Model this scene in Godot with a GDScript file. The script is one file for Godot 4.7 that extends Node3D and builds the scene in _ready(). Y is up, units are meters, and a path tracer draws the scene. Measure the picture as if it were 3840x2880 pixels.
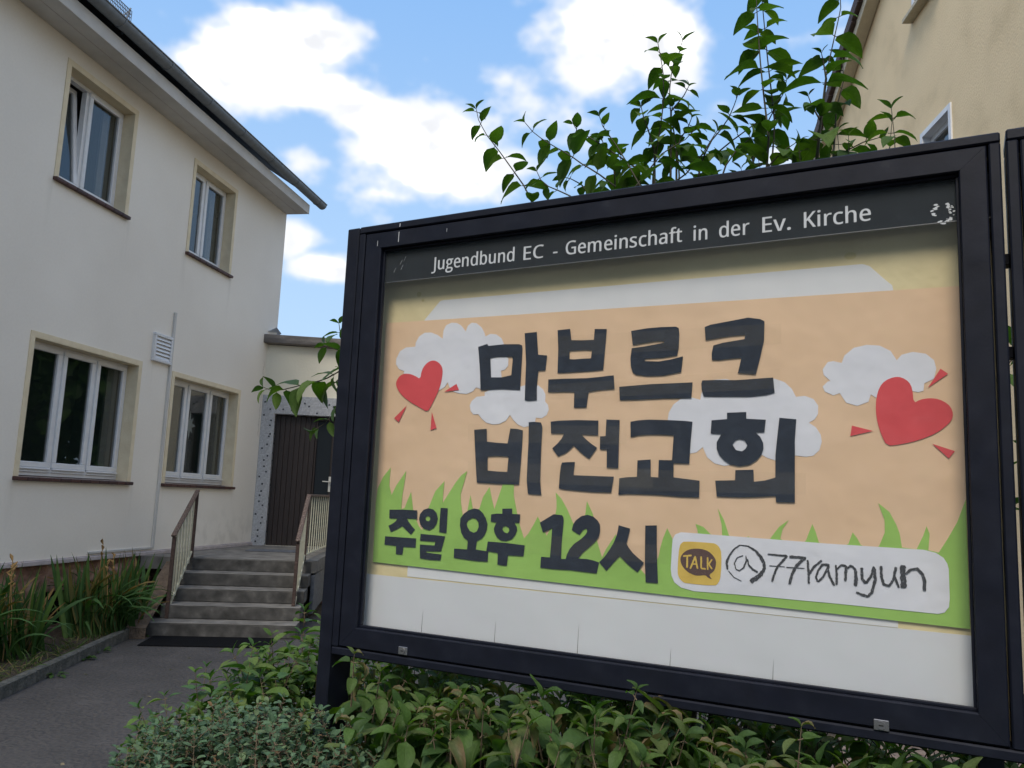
extends Node3D
# A notice case with a paper-cut church poster beside a hedge; a rendered house with entrance steps on the left, a yellow gable on the right.

const CAM := Vector3(0, 1.7, 1.7544)
const SX := -1.3705   # lower left corner of the case opening
const SY := 1.3652
const HOUSE := Vector3(-10.4767, 0, -8.6358)   # corner where house wall and entrance annex meet
var names := {}
var rng := RandomNumberGenerator.new()
var M := {}
var bumps := {}

class MB:
	var v := PackedVector3Array()
	var n := PackedVector3Array()
	var u := PackedVector2Array()
	func tri(a: Vector3, b: Vector3, c: Vector3) -> void:
		var nn := (b - a).cross(c - a).normalized()
		for p in [a, c, b]:
			v.push_back(p); n.push_back(nn)
			u.push_back(Vector2(p.x + p.z, p.y) if absf(nn.y) < 0.7 else Vector2(p.x, p.z))
	func trin(a: Vector3, b: Vector3, c: Vector3, na: Vector3, nb: Vector3, nc: Vector3, ua: Vector2, ub: Vector2, uc: Vector2) -> void:
		v.push_back(a); v.push_back(c); v.push_back(b)
		n.push_back(na); n.push_back(nc); n.push_back(nb)
		u.push_back(ua); u.push_back(uc); u.push_back(ub)
	func quad(a: Vector3, b: Vector3, c: Vector3, d: Vector3) -> void:
		tri(a, b, c); tri(a, c, d)
	func face(pts: Array, mid: Vector3) -> void:   # wound so that it looks away from mid
		var nn: Vector3 = (pts[1] - pts[0]).cross(pts[2] - pts[0])
		if nn.dot(pts[0] - mid) < 0.0:
			pts = pts.duplicate(); pts.reverse()
		for i in range(1, pts.size() - 1):
			tri(pts[0], pts[i], pts[i + 1])
	func box(c: Vector3, s: Vector3, b := Basis.IDENTITY) -> void:
		bevel(c, s, 0.0, b)
	func bevel(c: Vector3, s: Vector3, r: float, b := Basis.IDENTITY) -> void:
		var h := s * 0.5
		r = minf(r, minf(h.x, minf(h.y, h.z)) * 0.9)
		var P := func(sg: Array, ax: int) -> Vector3:
			var q := Vector3.ZERO
			for i in 3:
				q[i] = sg[i] * (h[i] if i == ax else h[i] - r)
			return c + b * q
		for ax in 3:
			var o: Array = [(ax + 1) % 3, (ax + 2) % 3]
			for s1 in [-1, 1]:
				var pts := []
				for k in [[-1, -1], [1, -1], [1, 1], [-1, 1]]:
					var sg := [0, 0, 0]
					sg[ax] = s1; sg[o[0]] = k[0]; sg[o[1]] = k[1]
					pts.push_back(P.call(sg, ax))
				face(pts, c)
		if r <= 0.0:
			return
		for ax in 3:
			var a1 := (ax + 1) % 3
			var a2 := (ax + 2) % 3
			for s1 in [-1, 1]:
				for s2 in [-1, 1]:
					var g0 := [0, 0, 0]; g0[ax] = -1; g0[a1] = s1; g0[a2] = s2
					var g1 := [0, 0, 0]; g1[ax] = 1; g1[a1] = s1; g1[a2] = s2
					face([P.call(g0, a1), P.call(g1, a1), P.call(g1, a2), P.call(g0, a2)], c)
		for sx in [-1, 1]:
			for sy in [-1, 1]:
				for sz in [-1, 1]:
					var g := [sx, sy, sz]
					face([P.call(g, 0), P.call(g, 1), P.call(g, 2)], c)
	func bar(a: Vector3, b: Vector3, w: float, t: float, up := Vector3.UP, r := 0.0) -> void:   # straight bar, w across and t along up
		var x := (b - a).normalized()
		var z := x.cross(up).normalized()
		var y := z.cross(x).normalized()
		bevel((a + b) * 0.5, Vector3((b - a).length(), t, w), r, Basis(x, y, z))
	func tube(pts: Array, rad: Array, sides := 6, cap := true) -> void:
		var rings := []
		var norms := []
		var side := Vector3.ZERO
		for i in pts.size():
			var d: Vector3
			if i == 0: d = pts[1] - pts[0]
			elif i == pts.size() - 1: d = pts[i] - pts[i - 1]
			else: d = pts[i + 1] - pts[i - 1]
			d = d.normalized()
			if side == Vector3.ZERO:
				side = d.cross(Vector3(0.31, 0.17, 0.93)).normalized()
			side = (side - d * side.dot(d)).normalized()
			var up := side.cross(d)
			var ring := []
			var nr := []
			for k in sides:
				var a := TAU * k / sides
				var q: Vector3 = side * cos(a) + up * sin(a)
				ring.push_back(pts[i] + q * rad[mini(i, rad.size() - 1)]); nr.push_back(q)
			rings.push_back(ring); norms.push_back(nr)
		for i in range(pts.size() - 1):
			for k in sides:
				var k2 := (k + 1) % sides
				var uv := [Vector2(float(k) / sides, i), Vector2(float(k + 1) / sides, i), Vector2(float(k + 1) / sides, i + 1), Vector2(float(k) / sides, i + 1)]
				trin(rings[i][k], rings[i + 1][k2], rings[i][k2], norms[i][k], norms[i + 1][k2], norms[i][k2], uv[0], uv[2], uv[1])
				trin(rings[i][k], rings[i + 1][k], rings[i + 1][k2], norms[i][k], norms[i + 1][k], norms[i + 1][k2], uv[0], uv[3], uv[2])
		if cap:
			var m: Vector3 = pts[pts.size() / 2]
			face(rings[0], (pts[0] + pts[1]) * 0.5); face(rings[-1], (pts[-1] + pts[-2]) * 0.5)
	func prism(poly: PackedVector2Array, z0: float, z1: float, hole := PackedVector2Array()) -> void:   # a cut sheet: face at z1, edges down to z0
		var pieces := [poly]
		if hole.size() > 2:
			var hc := Vector2.ZERO
			for p in hole: hc += p / hole.size()
			pieces = []
			for half in [PackedVector2Array([hc + Vector2(-9, -9), hc + Vector2(0, -9), hc + Vector2(0, 9), hc + Vector2(-9, 9)]), PackedVector2Array([hc + Vector2(0, -9), hc + Vector2(9, -9), hc + Vector2(9, 9), hc + Vector2(0, 9)])]:
				for q in Geometry2D.intersect_polygons(poly, half):
					for r in Geometry2D.clip_polygons(q, hole):
						pieces.push_back(r)
		for pc in pieces:
			var idx := Geometry2D.triangulate_polygon(pc)
			for i in range(0, idx.size(), 3):
				var a: Vector2 = pc[idx[i]]; var b: Vector2 = pc[idx[i + 1]]; var c: Vector2 = pc[idx[i + 2]]
				if (b - a).cross(c - a) < 0:
					var t := b; b = c; c = t
				tri(Vector3(a.x, a.y, z1), Vector3(b.x, b.y, z1), Vector3(c.x, c.y, z1))
		for lp in [poly, hole]:
			for i in lp.size():
				var a: Vector2 = lp[i]; var b: Vector2 = lp[(i + 1) % lp.size()]
				quad(Vector3(a.x, a.y, z0), Vector3(b.x, b.y, z0), Vector3(b.x, b.y, z1), Vector3(a.x, a.y, z1))
	func panel(x0: float, x1: float, y0: float, y1: float, holes: Array, zf: float, zb: float) -> void:   # a wall with openings
		var xs := [x0, x1]
		var ys := [y0, y1]
		for h in holes:
			xs.append_array([h[0], h[1]]); ys.append_array([h[2], h[3]])
		xs.sort(); ys.sort()
		for i in range(xs.size() - 1):
			for j in range(ys.size() - 1):
				var a: float = xs[i]; var b: float = xs[i + 1]; var c: float = ys[j]; var d: float = ys[j + 1]
				if b - a < 1e-5 or d - c < 1e-5: continue
				var inside := false
				for h in holes:
					if (a + b) / 2 > h[0] and (a + b) / 2 < h[1] and (c + d) / 2 > h[2] and (c + d) / 2 < h[3]: inside = true
				if inside: continue
				quad(Vector3(a, c, zf), Vector3(b, c, zf), Vector3(b, d, zf), Vector3(a, d, zf))
				quad(Vector3(b, c, zb), Vector3(a, c, zb), Vector3(a, d, zb), Vector3(b, d, zb))
		for h in holes:
			var m := Vector3((h[0] + h[1]) / 2, (h[2] + h[3]) / 2, (zf + zb) / 2)
			var q := [[h[0], h[2]], [h[1], h[2]], [h[1], h[3]], [h[0], h[3]]]
			for k in 4:
				var p: Array = q[k]; var r: Array = q[(k + 1) % 4]
				quad(Vector3(r[0], r[1], zf), Vector3(p[0], p[1], zf), Vector3(p[0], p[1], zb), Vector3(r[0], r[1], zb))
		var e := [[x0, y0], [x1, y0], [x1, y1], [x0, y1]]
		for k in 4:
			var p: Array = e[k]; var r: Array = e[(k + 1) % 4]
			quad(Vector3(p[0], p[1], zf), Vector3(p[0], p[1], zb), Vector3(r[0], r[1], zb), Vector3(r[0], r[1], zf))
	func mesh() -> ArrayMesh:
		var a := []
		a.resize(Mesh.ARRAY_MAX)
		a[Mesh.ARRAY_VERTEX] = v; a[Mesh.ARRAY_NORMAL] = n; a[Mesh.ARRAY_TEX_UV] = u
		var m := ArrayMesh.new()
		m.add_surface_from_arrays(Mesh.PRIMITIVE_TRIANGLES, a)
		return m

# ---------- naming and placing ----------
func numbered(parent: Node, called: String) -> String:
	var key := str(parent.get_instance_id()) + called
	var k: int = names.get(key, 0)
	names[key] = k + 1
	return called if k == 0 else "%s_%03d" % [called, k]

func put(parent: Node, called: String, mesh: Mesh, m: Material, xf := Transform3D.IDENTITY) -> MeshInstance3D:
	var o := MeshInstance3D.new()
	o.mesh = mesh
	o.material_override = m
	o.transform = xf
	o.name = numbered(parent, called)
	o.cast_shadow = GeometryInstance3D.SHADOW_CASTING_SETTING_ON
	parent.add_child(o, true)
	return o

func thing(called: String, label: String, category: String, at := Vector3.ZERO, turn := 0.0, group := "") -> Node3D:
	var o := Node3D.new()
	o.name = numbered(self, called)
	add_child(o, true)
	o.position = at
	o.rotation.y = turn
	tag(o, label, category, group)
	return o

func part(parent: Node, called: String) -> Node3D:
	var o := Node3D.new()
	o.name = numbered(parent, called)
	parent.add_child(o, true)
	return o

func tag(o: Node, label: String, category: String, group := "") -> void:
	o.set_meta("label", label)
	o.set_meta("category", category)
	if group: o.set_meta("group", group)

func structure(called: String, mesh: Mesh, m: Material, xf := Transform3D.IDENTITY) -> MeshInstance3D:
	var o := put(self, called, mesh, m, xf)
	o.set_meta("kind", "structure")
	return o

func poly(a: Array) -> PackedVector2Array:   # millimetres to metres, counter-clockwise
	var p := PackedVector2Array()
	for i in range(0, a.size(), 2):
		p.push_back(Vector2(a[i], a[i + 1]) * 0.001)
	if Geometry2D.is_polygon_clockwise(p):
		p.reverse()
	return p

func smooth_poly(p: PackedVector2Array) -> PackedVector2Array:   # one round of corner cutting for scissor curves
	var q := PackedVector2Array()
	for i in p.size():
		var a := p[i]; var b := p[(i + 1) % p.size()]
		q.push_back(a.lerp(b, 0.25)); q.push_back(a.lerp(b, 0.75))
	return q

# ---------- materials ----------
func col(r: float, g: float, b: float) -> Color:
	return Color(r, g, b).linear_to_srgb()

func noise_img(size: int, freq: float, seed_: int, oct := 4, stretch := Vector2.ONE, kind := FastNoiseLite.TYPE_SIMPLEX_SMOOTH) -> Image:
	var f := FastNoiseLite.new()
	f.seed = seed_
	f.noise_type = kind
	f.frequency = freq
	f.fractal_octaves = oct
	var w := int(size / stretch.x)
	var h := int(size / stretch.y)
	var im := f.get_seamless_image(w, h, false, false, 0.15)
	if w != size or h != size:
		im.resize(size, size, Image.INTERPOLATE_BILINEAR)
	im.convert(Image.FORMAT_L8)
	return im

func ramp_tex(im: Image, stops: Array) -> ImageTexture:   # stops: [t, linear colour]
	var lut := PackedColorArray()
	for i in 256:
		var t := i / 255.0
		var c: Color = stops[0][1]
		for k in range(stops.size() - 1):
			if t >= stops[k][0]:
				c = stops[k][1].lerp(stops[k + 1][1], clampf((t - stops[k][0]) / (stops[k + 1][0] - stops[k][0]), 0, 1))
		lut.push_back(c.linear_to_srgb())
	var src := im.get_data()
	var dst := PackedByteArray()
	dst.resize(src.size() * 3)
	for i in src.size():
		var c := lut[src[i]]
		dst[i * 3] = c.r8; dst[i * 3 + 1] = c.g8; dst[i * 3 + 2] = c.b8
	var out := Image.create_from_data(im.get_width(), im.get_height(), false, Image.FORMAT_RGB8, dst)
	out.generate_mipmaps()
	return ImageTexture.create_from_image(out)

func normal_tex(im: Image, strength: float) -> ImageTexture:
	var q := im.duplicate()
	q.convert(Image.FORMAT_RGBA8)
	q.bump_map_to_normal_map(strength)
	return ImageTexture.create_from_image(q)

func plain(c: Color, rough := 0.7, metal := 0.0) -> StandardMaterial3D:   # c is linear
	var m := StandardMaterial3D.new()
	m.albedo_color = c.linear_to_srgb()
	m.roughness = rough
	m.metallic = metal
	return m

func rich(stops: Array, freq: float, seed_: int, metres: float, rough := 0.85, bump_freq := 0.08, bump := 2.0, bump_metres := 0.0, stretch := Vector2.ONE) -> StandardMaterial3D:
	var m := StandardMaterial3D.new()
	m.albedo_texture = ramp_tex(noise_img(256, freq, seed_, 5, stretch), stops)
	m.roughness = rough
	m.uv1_triplanar = true
	m.uv1_scale = Vector3.ONE / metres
	if bump > 0.0:
		m.normal_enabled = true
		if not bumps.has(bump_freq): bumps[bump_freq] = normal_tex(noise_img(256, bump_freq, 7, 3), 4.0)
		m.normal_texture = bumps[bump_freq]
		m.normal_scale = bump / 4.0
	return m

func shade(c: Color, k: float) -> Color:
	return Color(c.r * k, c.g * k, c.b * k)

func glass_mat(alpha := 0.12, tint := Color(0.75, 0.82, 0.8)) -> StandardMaterial3D:
	var m := StandardMaterial3D.new()
	m.albedo_color = Color(tint.r, tint.g, tint.b, alpha)
	m.transparency = BaseMaterial3D.TRANSPARENCY_ALPHA
	m.roughness = 0.0
	m.metallic_specular = 0.5
	return m

func make_materials() -> void:
	# house
	M.wall = wall_mat()
	M.annex = rich([[0.0, Color(0.70, 0.66, 0.54)], [0.5, Color(0.77, 0.73, 0.60)], [1.0, Color(0.81, 0.77, 0.64)]], 0.012, 5, 4.1, 0.93, 0.3, 0.13)
	M.trim = rich([[0.0, Color(0.70, 0.60, 0.42)], [1.0, Color(0.79, 0.70, 0.51)]], 0.03, 8, 1.4, 0.9, 0.15, 0.4)
	M.plinth = rich([[0.0, Color(0.11, 0.06, 0.042)], [0.35, Color(0.21, 0.115, 0.08)], [0.6, Color(0.30, 0.175, 0.125)], [0.8, Color(0.35, 0.23, 0.165)], [1.0, Color(0.45, 0.35, 0.28)]], 0.02, 11, 1.5, 0.95, 0.05, 4.0)
	M.stone = rich([[0.0, Color(0.12, 0.065, 0.05)], [0.5, Color(0.24, 0.135, 0.10)], [1.0, Color(0.38, 0.26, 0.20)]], 0.03, 12, 0.7, 0.95, 0.06, 4.0)
	M.rail_strip = rich([[0.0, Color(0.40, 0.36, 0.36)], [1.0, Color(0.56, 0.50, 0.50)]], 0.03, 14, 1.2, 0.7, 0.1, 0.5)
	M.soffit = rich([[0.0, Color(0.52, 0.51, 0.49)], [1.0, Color(0.62, 0.61, 0.585)]], 0.02, 15, 2.2, 0.8, 0.1, 0.3)
	M.gutter = rich([[0.0, Color(0.14, 0.16, 0.18)], [1.0, Color(0.22, 0.245, 0.27)]], 0.03, 16, 1.1, 0.5, 0.1, 0.4)
	M.roof = rich([[0.0, Color(0.05, 0.04, 0.04)], [1.0, Color(0.11, 0.09, 0.085)]], 0.03, 17, 1.0, 0.85)
	M.white = rich([[0.0, Color(0.66, 0.67, 0.69)], [1.0, Color(0.77, 0.78, 0.79)]], 0.02, 18, 1.1, 0.42, 0.1, 0.2)
	M.sill_a = rich([[0.0, Color(0.045, 0.02, 0.018)], [1.0, Color(0.11, 0.045, 0.038)]], 0.05, 19, 0.4, 0.55)
	M.sill_b = rich([[0.0, Color(0.035, 0.018, 0.018)], [1.0, Color(0.075, 0.034, 0.032)]], 0.05, 20, 0.4, 0.55)
	M.pane = glass_mat(0.26, Color(0.14, 0.19, 0.175))
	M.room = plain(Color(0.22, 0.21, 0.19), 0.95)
	M.curtain = rich([[0.0, Color(0.40, 0.39, 0.34)], [1.0, Color(0.50, 0.49, 0.43)]], 0.03, 22, 0.6, 0.95, 0.2, 0.5)
	M.net = plain(Color(0.16, 0.17, 0.17), 0.95); M.net.transparency = BaseMaterial3D.TRANSPARENCY_ALPHA; M.net.albedo_color.a = 0.45
	M.star = plain(Color(0.62, 0.70, 0.66), 0.8)
	M.flash = plain(Color(0.60, 0.62, 0.64), 0.4, 0.3)
	M.fascia = rich([[0.0, Color(0.10, 0.088, 0.08)], [0.6, Color(0.20, 0.18, 0.165)], [1.0, Color(0.32, 0.29, 0.265)]], 0.03, 23, 1.2, 0.9, 0.1, 0.8, 0.0, Vector2(4, 1))
	M.mosaic = mosaic_mat()
	M.tessera = plain(Color(0.03, 0.035, 0.045), 0.4)
	M.door = rich([[0.0, Color(0.0153, 0.0102, 0.00935)], [1.0, Color(0.0289, 0.0187, 0.017)]], 0.04, 24, 0.8, 0.55, 0.1, 0.6, 0.0, Vector2(1, 6))
	M.door_glass = plain(Color(0.02, 0.025, 0.03), 0.3); M.door_glass.metallic_specular = 0.3
	M.handle = plain(Color(0.62, 0.61, 0.56), 0.35)
	# steps and railings
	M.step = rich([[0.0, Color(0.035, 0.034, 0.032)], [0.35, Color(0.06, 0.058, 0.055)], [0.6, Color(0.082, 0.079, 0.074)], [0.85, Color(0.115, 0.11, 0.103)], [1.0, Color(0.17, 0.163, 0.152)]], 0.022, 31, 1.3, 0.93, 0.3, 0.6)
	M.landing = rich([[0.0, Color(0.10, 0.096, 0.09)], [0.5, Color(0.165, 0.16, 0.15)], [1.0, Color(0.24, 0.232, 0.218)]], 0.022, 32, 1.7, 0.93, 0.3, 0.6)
	M.slate = rich([[0.0, Color(0.06, 0.068, 0.082)], [1.0, Color(0.15, 0.165, 0.195)]], 0.03, 33, 0.8, 0.7, 0.1, 1.5)
	M.brick = rich([[0.0, Color(0.12, 0.055, 0.04)], [1.0, Color(0.24, 0.12, 0.085)]], 0.05, 34, 0.4, 0.95, 0.15, 2.5)
	M.cheek = rich([[0.0, Color(0.09, 0.065, 0.048)], [1.0, Color(0.20, 0.15, 0.11)]], 0.03, 35, 0.9, 0.95, 0.1, 3.0)
	M.slat = rich([[0.0, Color(0.396, 0.39, 0.294)], [0.7, Color(0.504, 0.498, 0.384)], [1.0, Color(0.576, 0.564, 0.444)]], 0.04, 36, 0.5, 0.6, 0.1, 0.6)
	M.handrail = rich([[0.0, Color(0.05, 0.034, 0.028)], [0.55, Color(0.09, 0.06, 0.05)], [0.68, Color(0.17, 0.12, 0.095)], [1.0, Color(0.34, 0.31, 0.26)]], 0.05, 37, 0.35, 0.75, 0.1, 2.0)
	M.rail_post = rich([[0.0, Color(0.035, 0.02, 0.016)], [0.75, Color(0.066, 0.04, 0.033)], [1.0, Color(0.15, 0.10, 0.08)]], 0.04, 38, 0.5, 0.7, 0.1, 1.2)
	M.mat = rich([[0.0, Color(0.006, 0.0065, 0.008)], [1.0, Color(0.013, 0.014, 0.016)]], 0.1, 39, 0.3, 0.95, 0.3, 1.0); M.mat.metallic_specular = 0.1
	# ground
	M.asphalt = asphalt_mat()
	M.earth = rich([[0.0, Color(0.02, 0.015, 0.01)], [0.6, Color(0.05, 0.038, 0.026)], [1.0, Color(0.10, 0.08, 0.055)]], 0.05, 42, 0.8, 0.98, 0.1, 7.0)
	M.kerb = rich([[0.0, Color(0.0425, 0.0476, 0.0425)], [0.5, Color(0.08075, 0.085, 0.07905)], [1.0, Color(0.1445, 0.1445, 0.1318)]], 0.03, 43, 0.9, 0.95, 0.12, 3.0)
	M.litter = plain(Color(0.30, 0.26, 0.20), 0.9)
	M.paver_a = rich([[0.0, Color(0.10, 0.075, 0.065)], [1.0, Color(0.20, 0.155, 0.135)]], 0.05, 44, 0.5, 0.93, 0.12, 2.0)
	M.paver_b = rich([[0.0, Color(0.13, 0.10, 0.085)], [1.0, Color(0.23, 0.185, 0.16)]], 0.05, 45, 0.5, 0.93, 0.12, 2.0)
	# right house
	M.yellow = rich([[0.0, Color(0.7548, 0.5763, 0.3366)], [0.4, Color(0.8568, 0.6579, 0.3927)], [1.0, Color(0.8976, 0.6936, 0.4182)]], 0.012, 51, 2.6, 0.95, 0.3, 0.25)
	M.verge = rich([[0.0, Color(0.035, 0.02, 0.016)], [1.0, Color(0.085, 0.05, 0.04)]], 0.05, 52, 0.7, 0.7)
	M.barge = rich([[0.0, Color(0.50, 0.43, 0.31)], [1.0, Color(0.60, 0.53, 0.39)]], 0.03, 53, 1.1, 0.85)
	M.stain = plain(Color(0.30, 0.26, 0.17), 0.95)
	# notice case
	M.case = case_mat()
	M.header = rich([[0.0, Color(0.008, 0.010, 0.015)], [1.0, Color(0.013, 0.016, 0.022)]], 0.03, 61, 0.6, 0.5, 0.1, 0.1)
	M.header.metallic_specular = 0.1
	M.letter_white = plain(Color(0.60, 0.62, 0.65), 0.6)
	M.board = rich([[0.0, Color(0.54, 0.46, 0.25)], [0.3, Color(0.61, 0.525, 0.295)], [1.0, Color(0.67, 0.585, 0.34)]], 0.018, 62, 1.3, 0.8, 0.1, 0.4)
	M.panel = rich([[0.0, Color(0.577, 0.5945, 0.6119)], [1.0, Color(0.6251, 0.6425, 0.6556)]], 0.012, 63, 1.5, 0.35, 0.05, 0.15)
	M.paper = rich([[0.0, Color(0.5945, 0.6119, 0.6251)], [0.3, Color(0.6119, 0.6294, 0.6425)], [1.0, Color(0.6382, 0.6513, 0.66)]], 0.03, 64, 0.7, 0.85, 0.06, 0.1)
	M.orange = rich([[0.0, Color(0.6469, 0.4458, 0.2754)], [0.5, Color(0.6819, 0.4764, 0.3016)], [1.0, Color(0.7081, 0.4983, 0.3191)]], 0.014, 65, 1.1, 0.85, 0.03, 0.6)
	M.green = rich([[0.0, Color(0.2404, 0.4371, 0.07431)], [1.0, Color(0.2929, 0.5114, 0.1005)]], 0.014, 66, 0.9, 0.8, 0.03, 0.6)
	M.red = rich([[0.0, Color(0.558, 0.03534, 0.04464)], [1.0, Color(0.651, 0.05115, 0.06045)]], 0.02, 67, 0.6, 0.75, 0.03, 0.5)
	M.cloud_paper = rich([[0.0, Color(0.6119, 0.6251, 0.6731)], [1.0, Color(0.6731, 0.6862, 0.7256)]], 0.014, 68, 0.8, 0.85, 0.03, 0.6)
	M.ink = rich([[0.0, Color(0.009, 0.013, 0.026)], [0.6, Color(0.012, 0.017, 0.033)], [1.0, Color(0.018, 0.025, 0.042)]], 0.03, 69, 0.4, 0.7, 0.05, 0.5)
	M.ink.metallic_specular = 0.15
	M.crayon = rich([[0.0, Color(0.012, 0.012, 0.016)], [0.62, Color(0.025, 0.025, 0.032)], [0.74, Color(0.09, 0.095, 0.11)], [1.0, Color(0.34, 0.36, 0.41)]], 0.09, 70, 0.09, 0.8, 0.2, 0.5)
	M.icon_yellow = rich([[0.0, Color(0.564, 0.376, 0.0564)], [1.0, Color(0.6768, 0.47, 0.0846)]], 0.02, 71, 0.4, 0.8, 0.05, 0.3)
	M.icon_brown = rich([[0.0, Color(0.06, 0.025, 0.02)], [0.7, Color(0.085, 0.038, 0.03)], [1.0, Color(0.14, 0.075, 0.06)]], 0.09, 72, 0.08, 0.8, 0.2, 0.4)
	M.tape = glass_mat(0.03, Color(0.8, 0.74, 0.6)); M.tape.roughness = 0.1; M.tape.metallic_specular = 0.12
	M.case_glass = glass_mat(0.02, Color(0.85, 0.9, 0.9)); M.case_glass.metallic_specular = 0.11
	M.lock = plain(Color(0.30, 0.30, 0.31), 0.35, 0.8)
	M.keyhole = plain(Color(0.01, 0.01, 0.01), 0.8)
	M.wood = rich([[0.0, Color(0.09, 0.06, 0.04)], [1.0, Color(0.26, 0.19, 0.13)]], 0.04, 73, 0.4, 0.85, 0.1, 1.5, 0.0, Vector2(5, 1))
	M.flake = plain(Color(0.62, 0.64, 0.66), 0.8)
	M.wire = plain(Color(0.05, 0.055, 0.05), 0.5, 0.4)
	M.glue = plain(Color(0.52, 0.43, 0.19), 0.4)
	# plants
	M.dogwood = leaf_mat(0, 0.25)
	M.weigela = leaf_mat(1, 0.22)
	M.cotone = leaf_mat(2, 0.10)
	M.blade = leaf_mat(3, 0.2)
	M.bark = rich([[0.0, Color(0.04, 0.028, 0.02)], [1.0, Color(0.13, 0.095, 0.065)]], 0.05, 81, 0.2, 0.9, 0.1, 2.0)
	M.twig = rich([[0.0, Color(0.10, 0.07, 0.045)], [1.0, Color(0.22, 0.165, 0.10)]], 0.05, 82, 0.2, 0.85, 0.1, 1.0)
	M.green_twig = plain(Color(0.055, 0.05, 0.03), 0.7)
	M.dry = plain(Color(0.32, 0.20, 0.08), 0.95)

func wall_mat() -> StandardMaterial3D:   # painted render: mottling, fine grain, run-off under the sill ends, dirt by the steps, a hairline crack
	var W := 1024
	var H := 512
	var a := FastNoiseLite.new(); a.seed = 3; a.frequency = 0.006; a.fractal_octaves = 5
	var b := FastNoiseLite.new(); b.seed = 4; b.frequency = 0.35; b.fractal_octaves = 2
	var s := FastNoiseLite.new(); s.seed = 6; s.frequency = 0.05; s.fractal_octaves = 3
	var runs := []
	for q in [[-5.41, 5.0, 0.8], [-4.07, 5.0, 1.1], [-2.74, 4.98, 0.7], [-1.44, 4.98, 0.9], [-5.46, 1.7, 0.6], [-3.45, 1.7, 0.7], [-2.77, 1.7, 0.5], [-0.79, 1.7, 0.7], [-3.28, 3.34, 0.5], [0.2, 4.4, 0.6]]: runs.push_back(q)
	var buf := PackedByteArray()
	buf.resize(W * H * 3)
	var lo := Color(0.785, 0.735, 0.655); var hi := Color(0.87, 0.825, 0.745)
	var dirt := Color(0.40, 0.37, 0.31)
	for y in H:
		var my := y * 6.8 / H
		for x in W:
			var mx := x * 13.6 / W - 13.2
			var c := lo.lerp(hi, clampf(0.55 + 0.7 * a.get_noise_2d(x, y) + 0.22 * b.get_noise_2d(x, y), 0, 1))
			var d := 0.0
			for q in runs:
				var dx: float = absf(mx - q[0])
				if dx < 0.09 and my < q[1] and my > q[1] - q[2]:
					d = maxf(d, (1.0 - dx / 0.09) * (1.0 - (q[1] - my) / q[2]) * clampf(0.5 + 1.6 * s.get_noise_2d(x * 2.0, y * 0.15), 0, 1) * 0.22)
			if mx > -1.9 and my < 1.5:   # grime where the landing meets the wall
				d = maxf(d, smoothstep(-0.2, 0.45, s.get_noise_2d(x, y * 0.8) + 0.4 * b.get_noise_2d(x, y)) * clampf((1.5 - my) / 0.5, 0, 1) * 0.22)
			if absf(mx - (-0.08 + 0.03 * s.get_noise_2d(7.0, y * 1.4))) < 0.008 and my > 2.6 and my < 3.9: d = 0.6
			c = c.lerp(dirt, d)
			var i := (y * W + x) * 3
			var e := c.linear_to_srgb()
			buf[i] = e.r8; buf[i + 1] = e.g8; buf[i + 2] = e.b8
	var im := Image.create_from_data(W, H, false, Image.FORMAT_RGB8, buf)
	im.generate_mipmaps()
	var m := StandardMaterial3D.new()
	m.albedo_texture = ImageTexture.create_from_image(im)
	m.uv1_scale = Vector3(1.0 / 13.6, 1.0 / 6.8, 1)
	m.uv1_offset = Vector3(13.2 / 13.6, 0, 0)
	m.roughness = 0.93
	return m

func mosaic_mat() -> StandardMaterial3D:   # pale little mosaic stones, too fine to be told apart
	var im := Image.create(256, 256, false, Image.FORMAT_RGB8)
	var hb := Image.create(256, 256, false, Image.FORMAT_L8)
	var r := RandomNumberGenerator.new()
	r.seed = 77
	var tone := []
	for i in 1024: tone.push_back(r.randf_range(0.40, 0.56))
	for y in 256:
		for x in 256:
			var joint := x % 8 == 0 or y % 8 == 0
			var t: float = 0.30 if joint else tone[(y / 8) * 32 + x / 8]
			im.set_pixel(x, y, Color(t * 0.97, t * 1.0, t * 1.05).linear_to_srgb())
			hb.set_pixel(x, y, Color.BLACK if joint else Color.WHITE)
	var m := StandardMaterial3D.new()
	im.generate_mipmaps()
	m.albedo_texture = ImageTexture.create_from_image(im)
	m.normal_enabled = true
	m.normal_texture = normal_tex(hb, 1.0)
	m.roughness = 0.6
	m.uv1_triplanar = true
	m.uv1_scale = Vector3.ONE / 0.64
	return m

func asphalt_mat() -> StandardMaterial3D:
	var m := rich([[0.0, Color(0.046, 0.044, 0.045)], [0.4, Color(0.055, 0.053, 0.054)], [0.75, Color(0.062, 0.059, 0.060)], [1.0, Color(0.080, 0.077, 0.077)]], 0.02, 41, 3.7, 0.88, 0.3, 2.2)
	m.detail_enabled = true
	m.detail_blend_mode = BaseMaterial3D.BLEND_MODE_MUL
	m.detail_uv_layer = BaseMaterial3D.DETAIL_UV_1
	m.detail_albedo = ramp_tex(noise_img(256, 0.35, 46, 2), [[0.0, Color(0.55, 0.55, 0.55)], [0.5, Color(0.95, 0.95, 0.95)], [1.0, Color(1, 1, 1)]])
	return m

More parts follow.
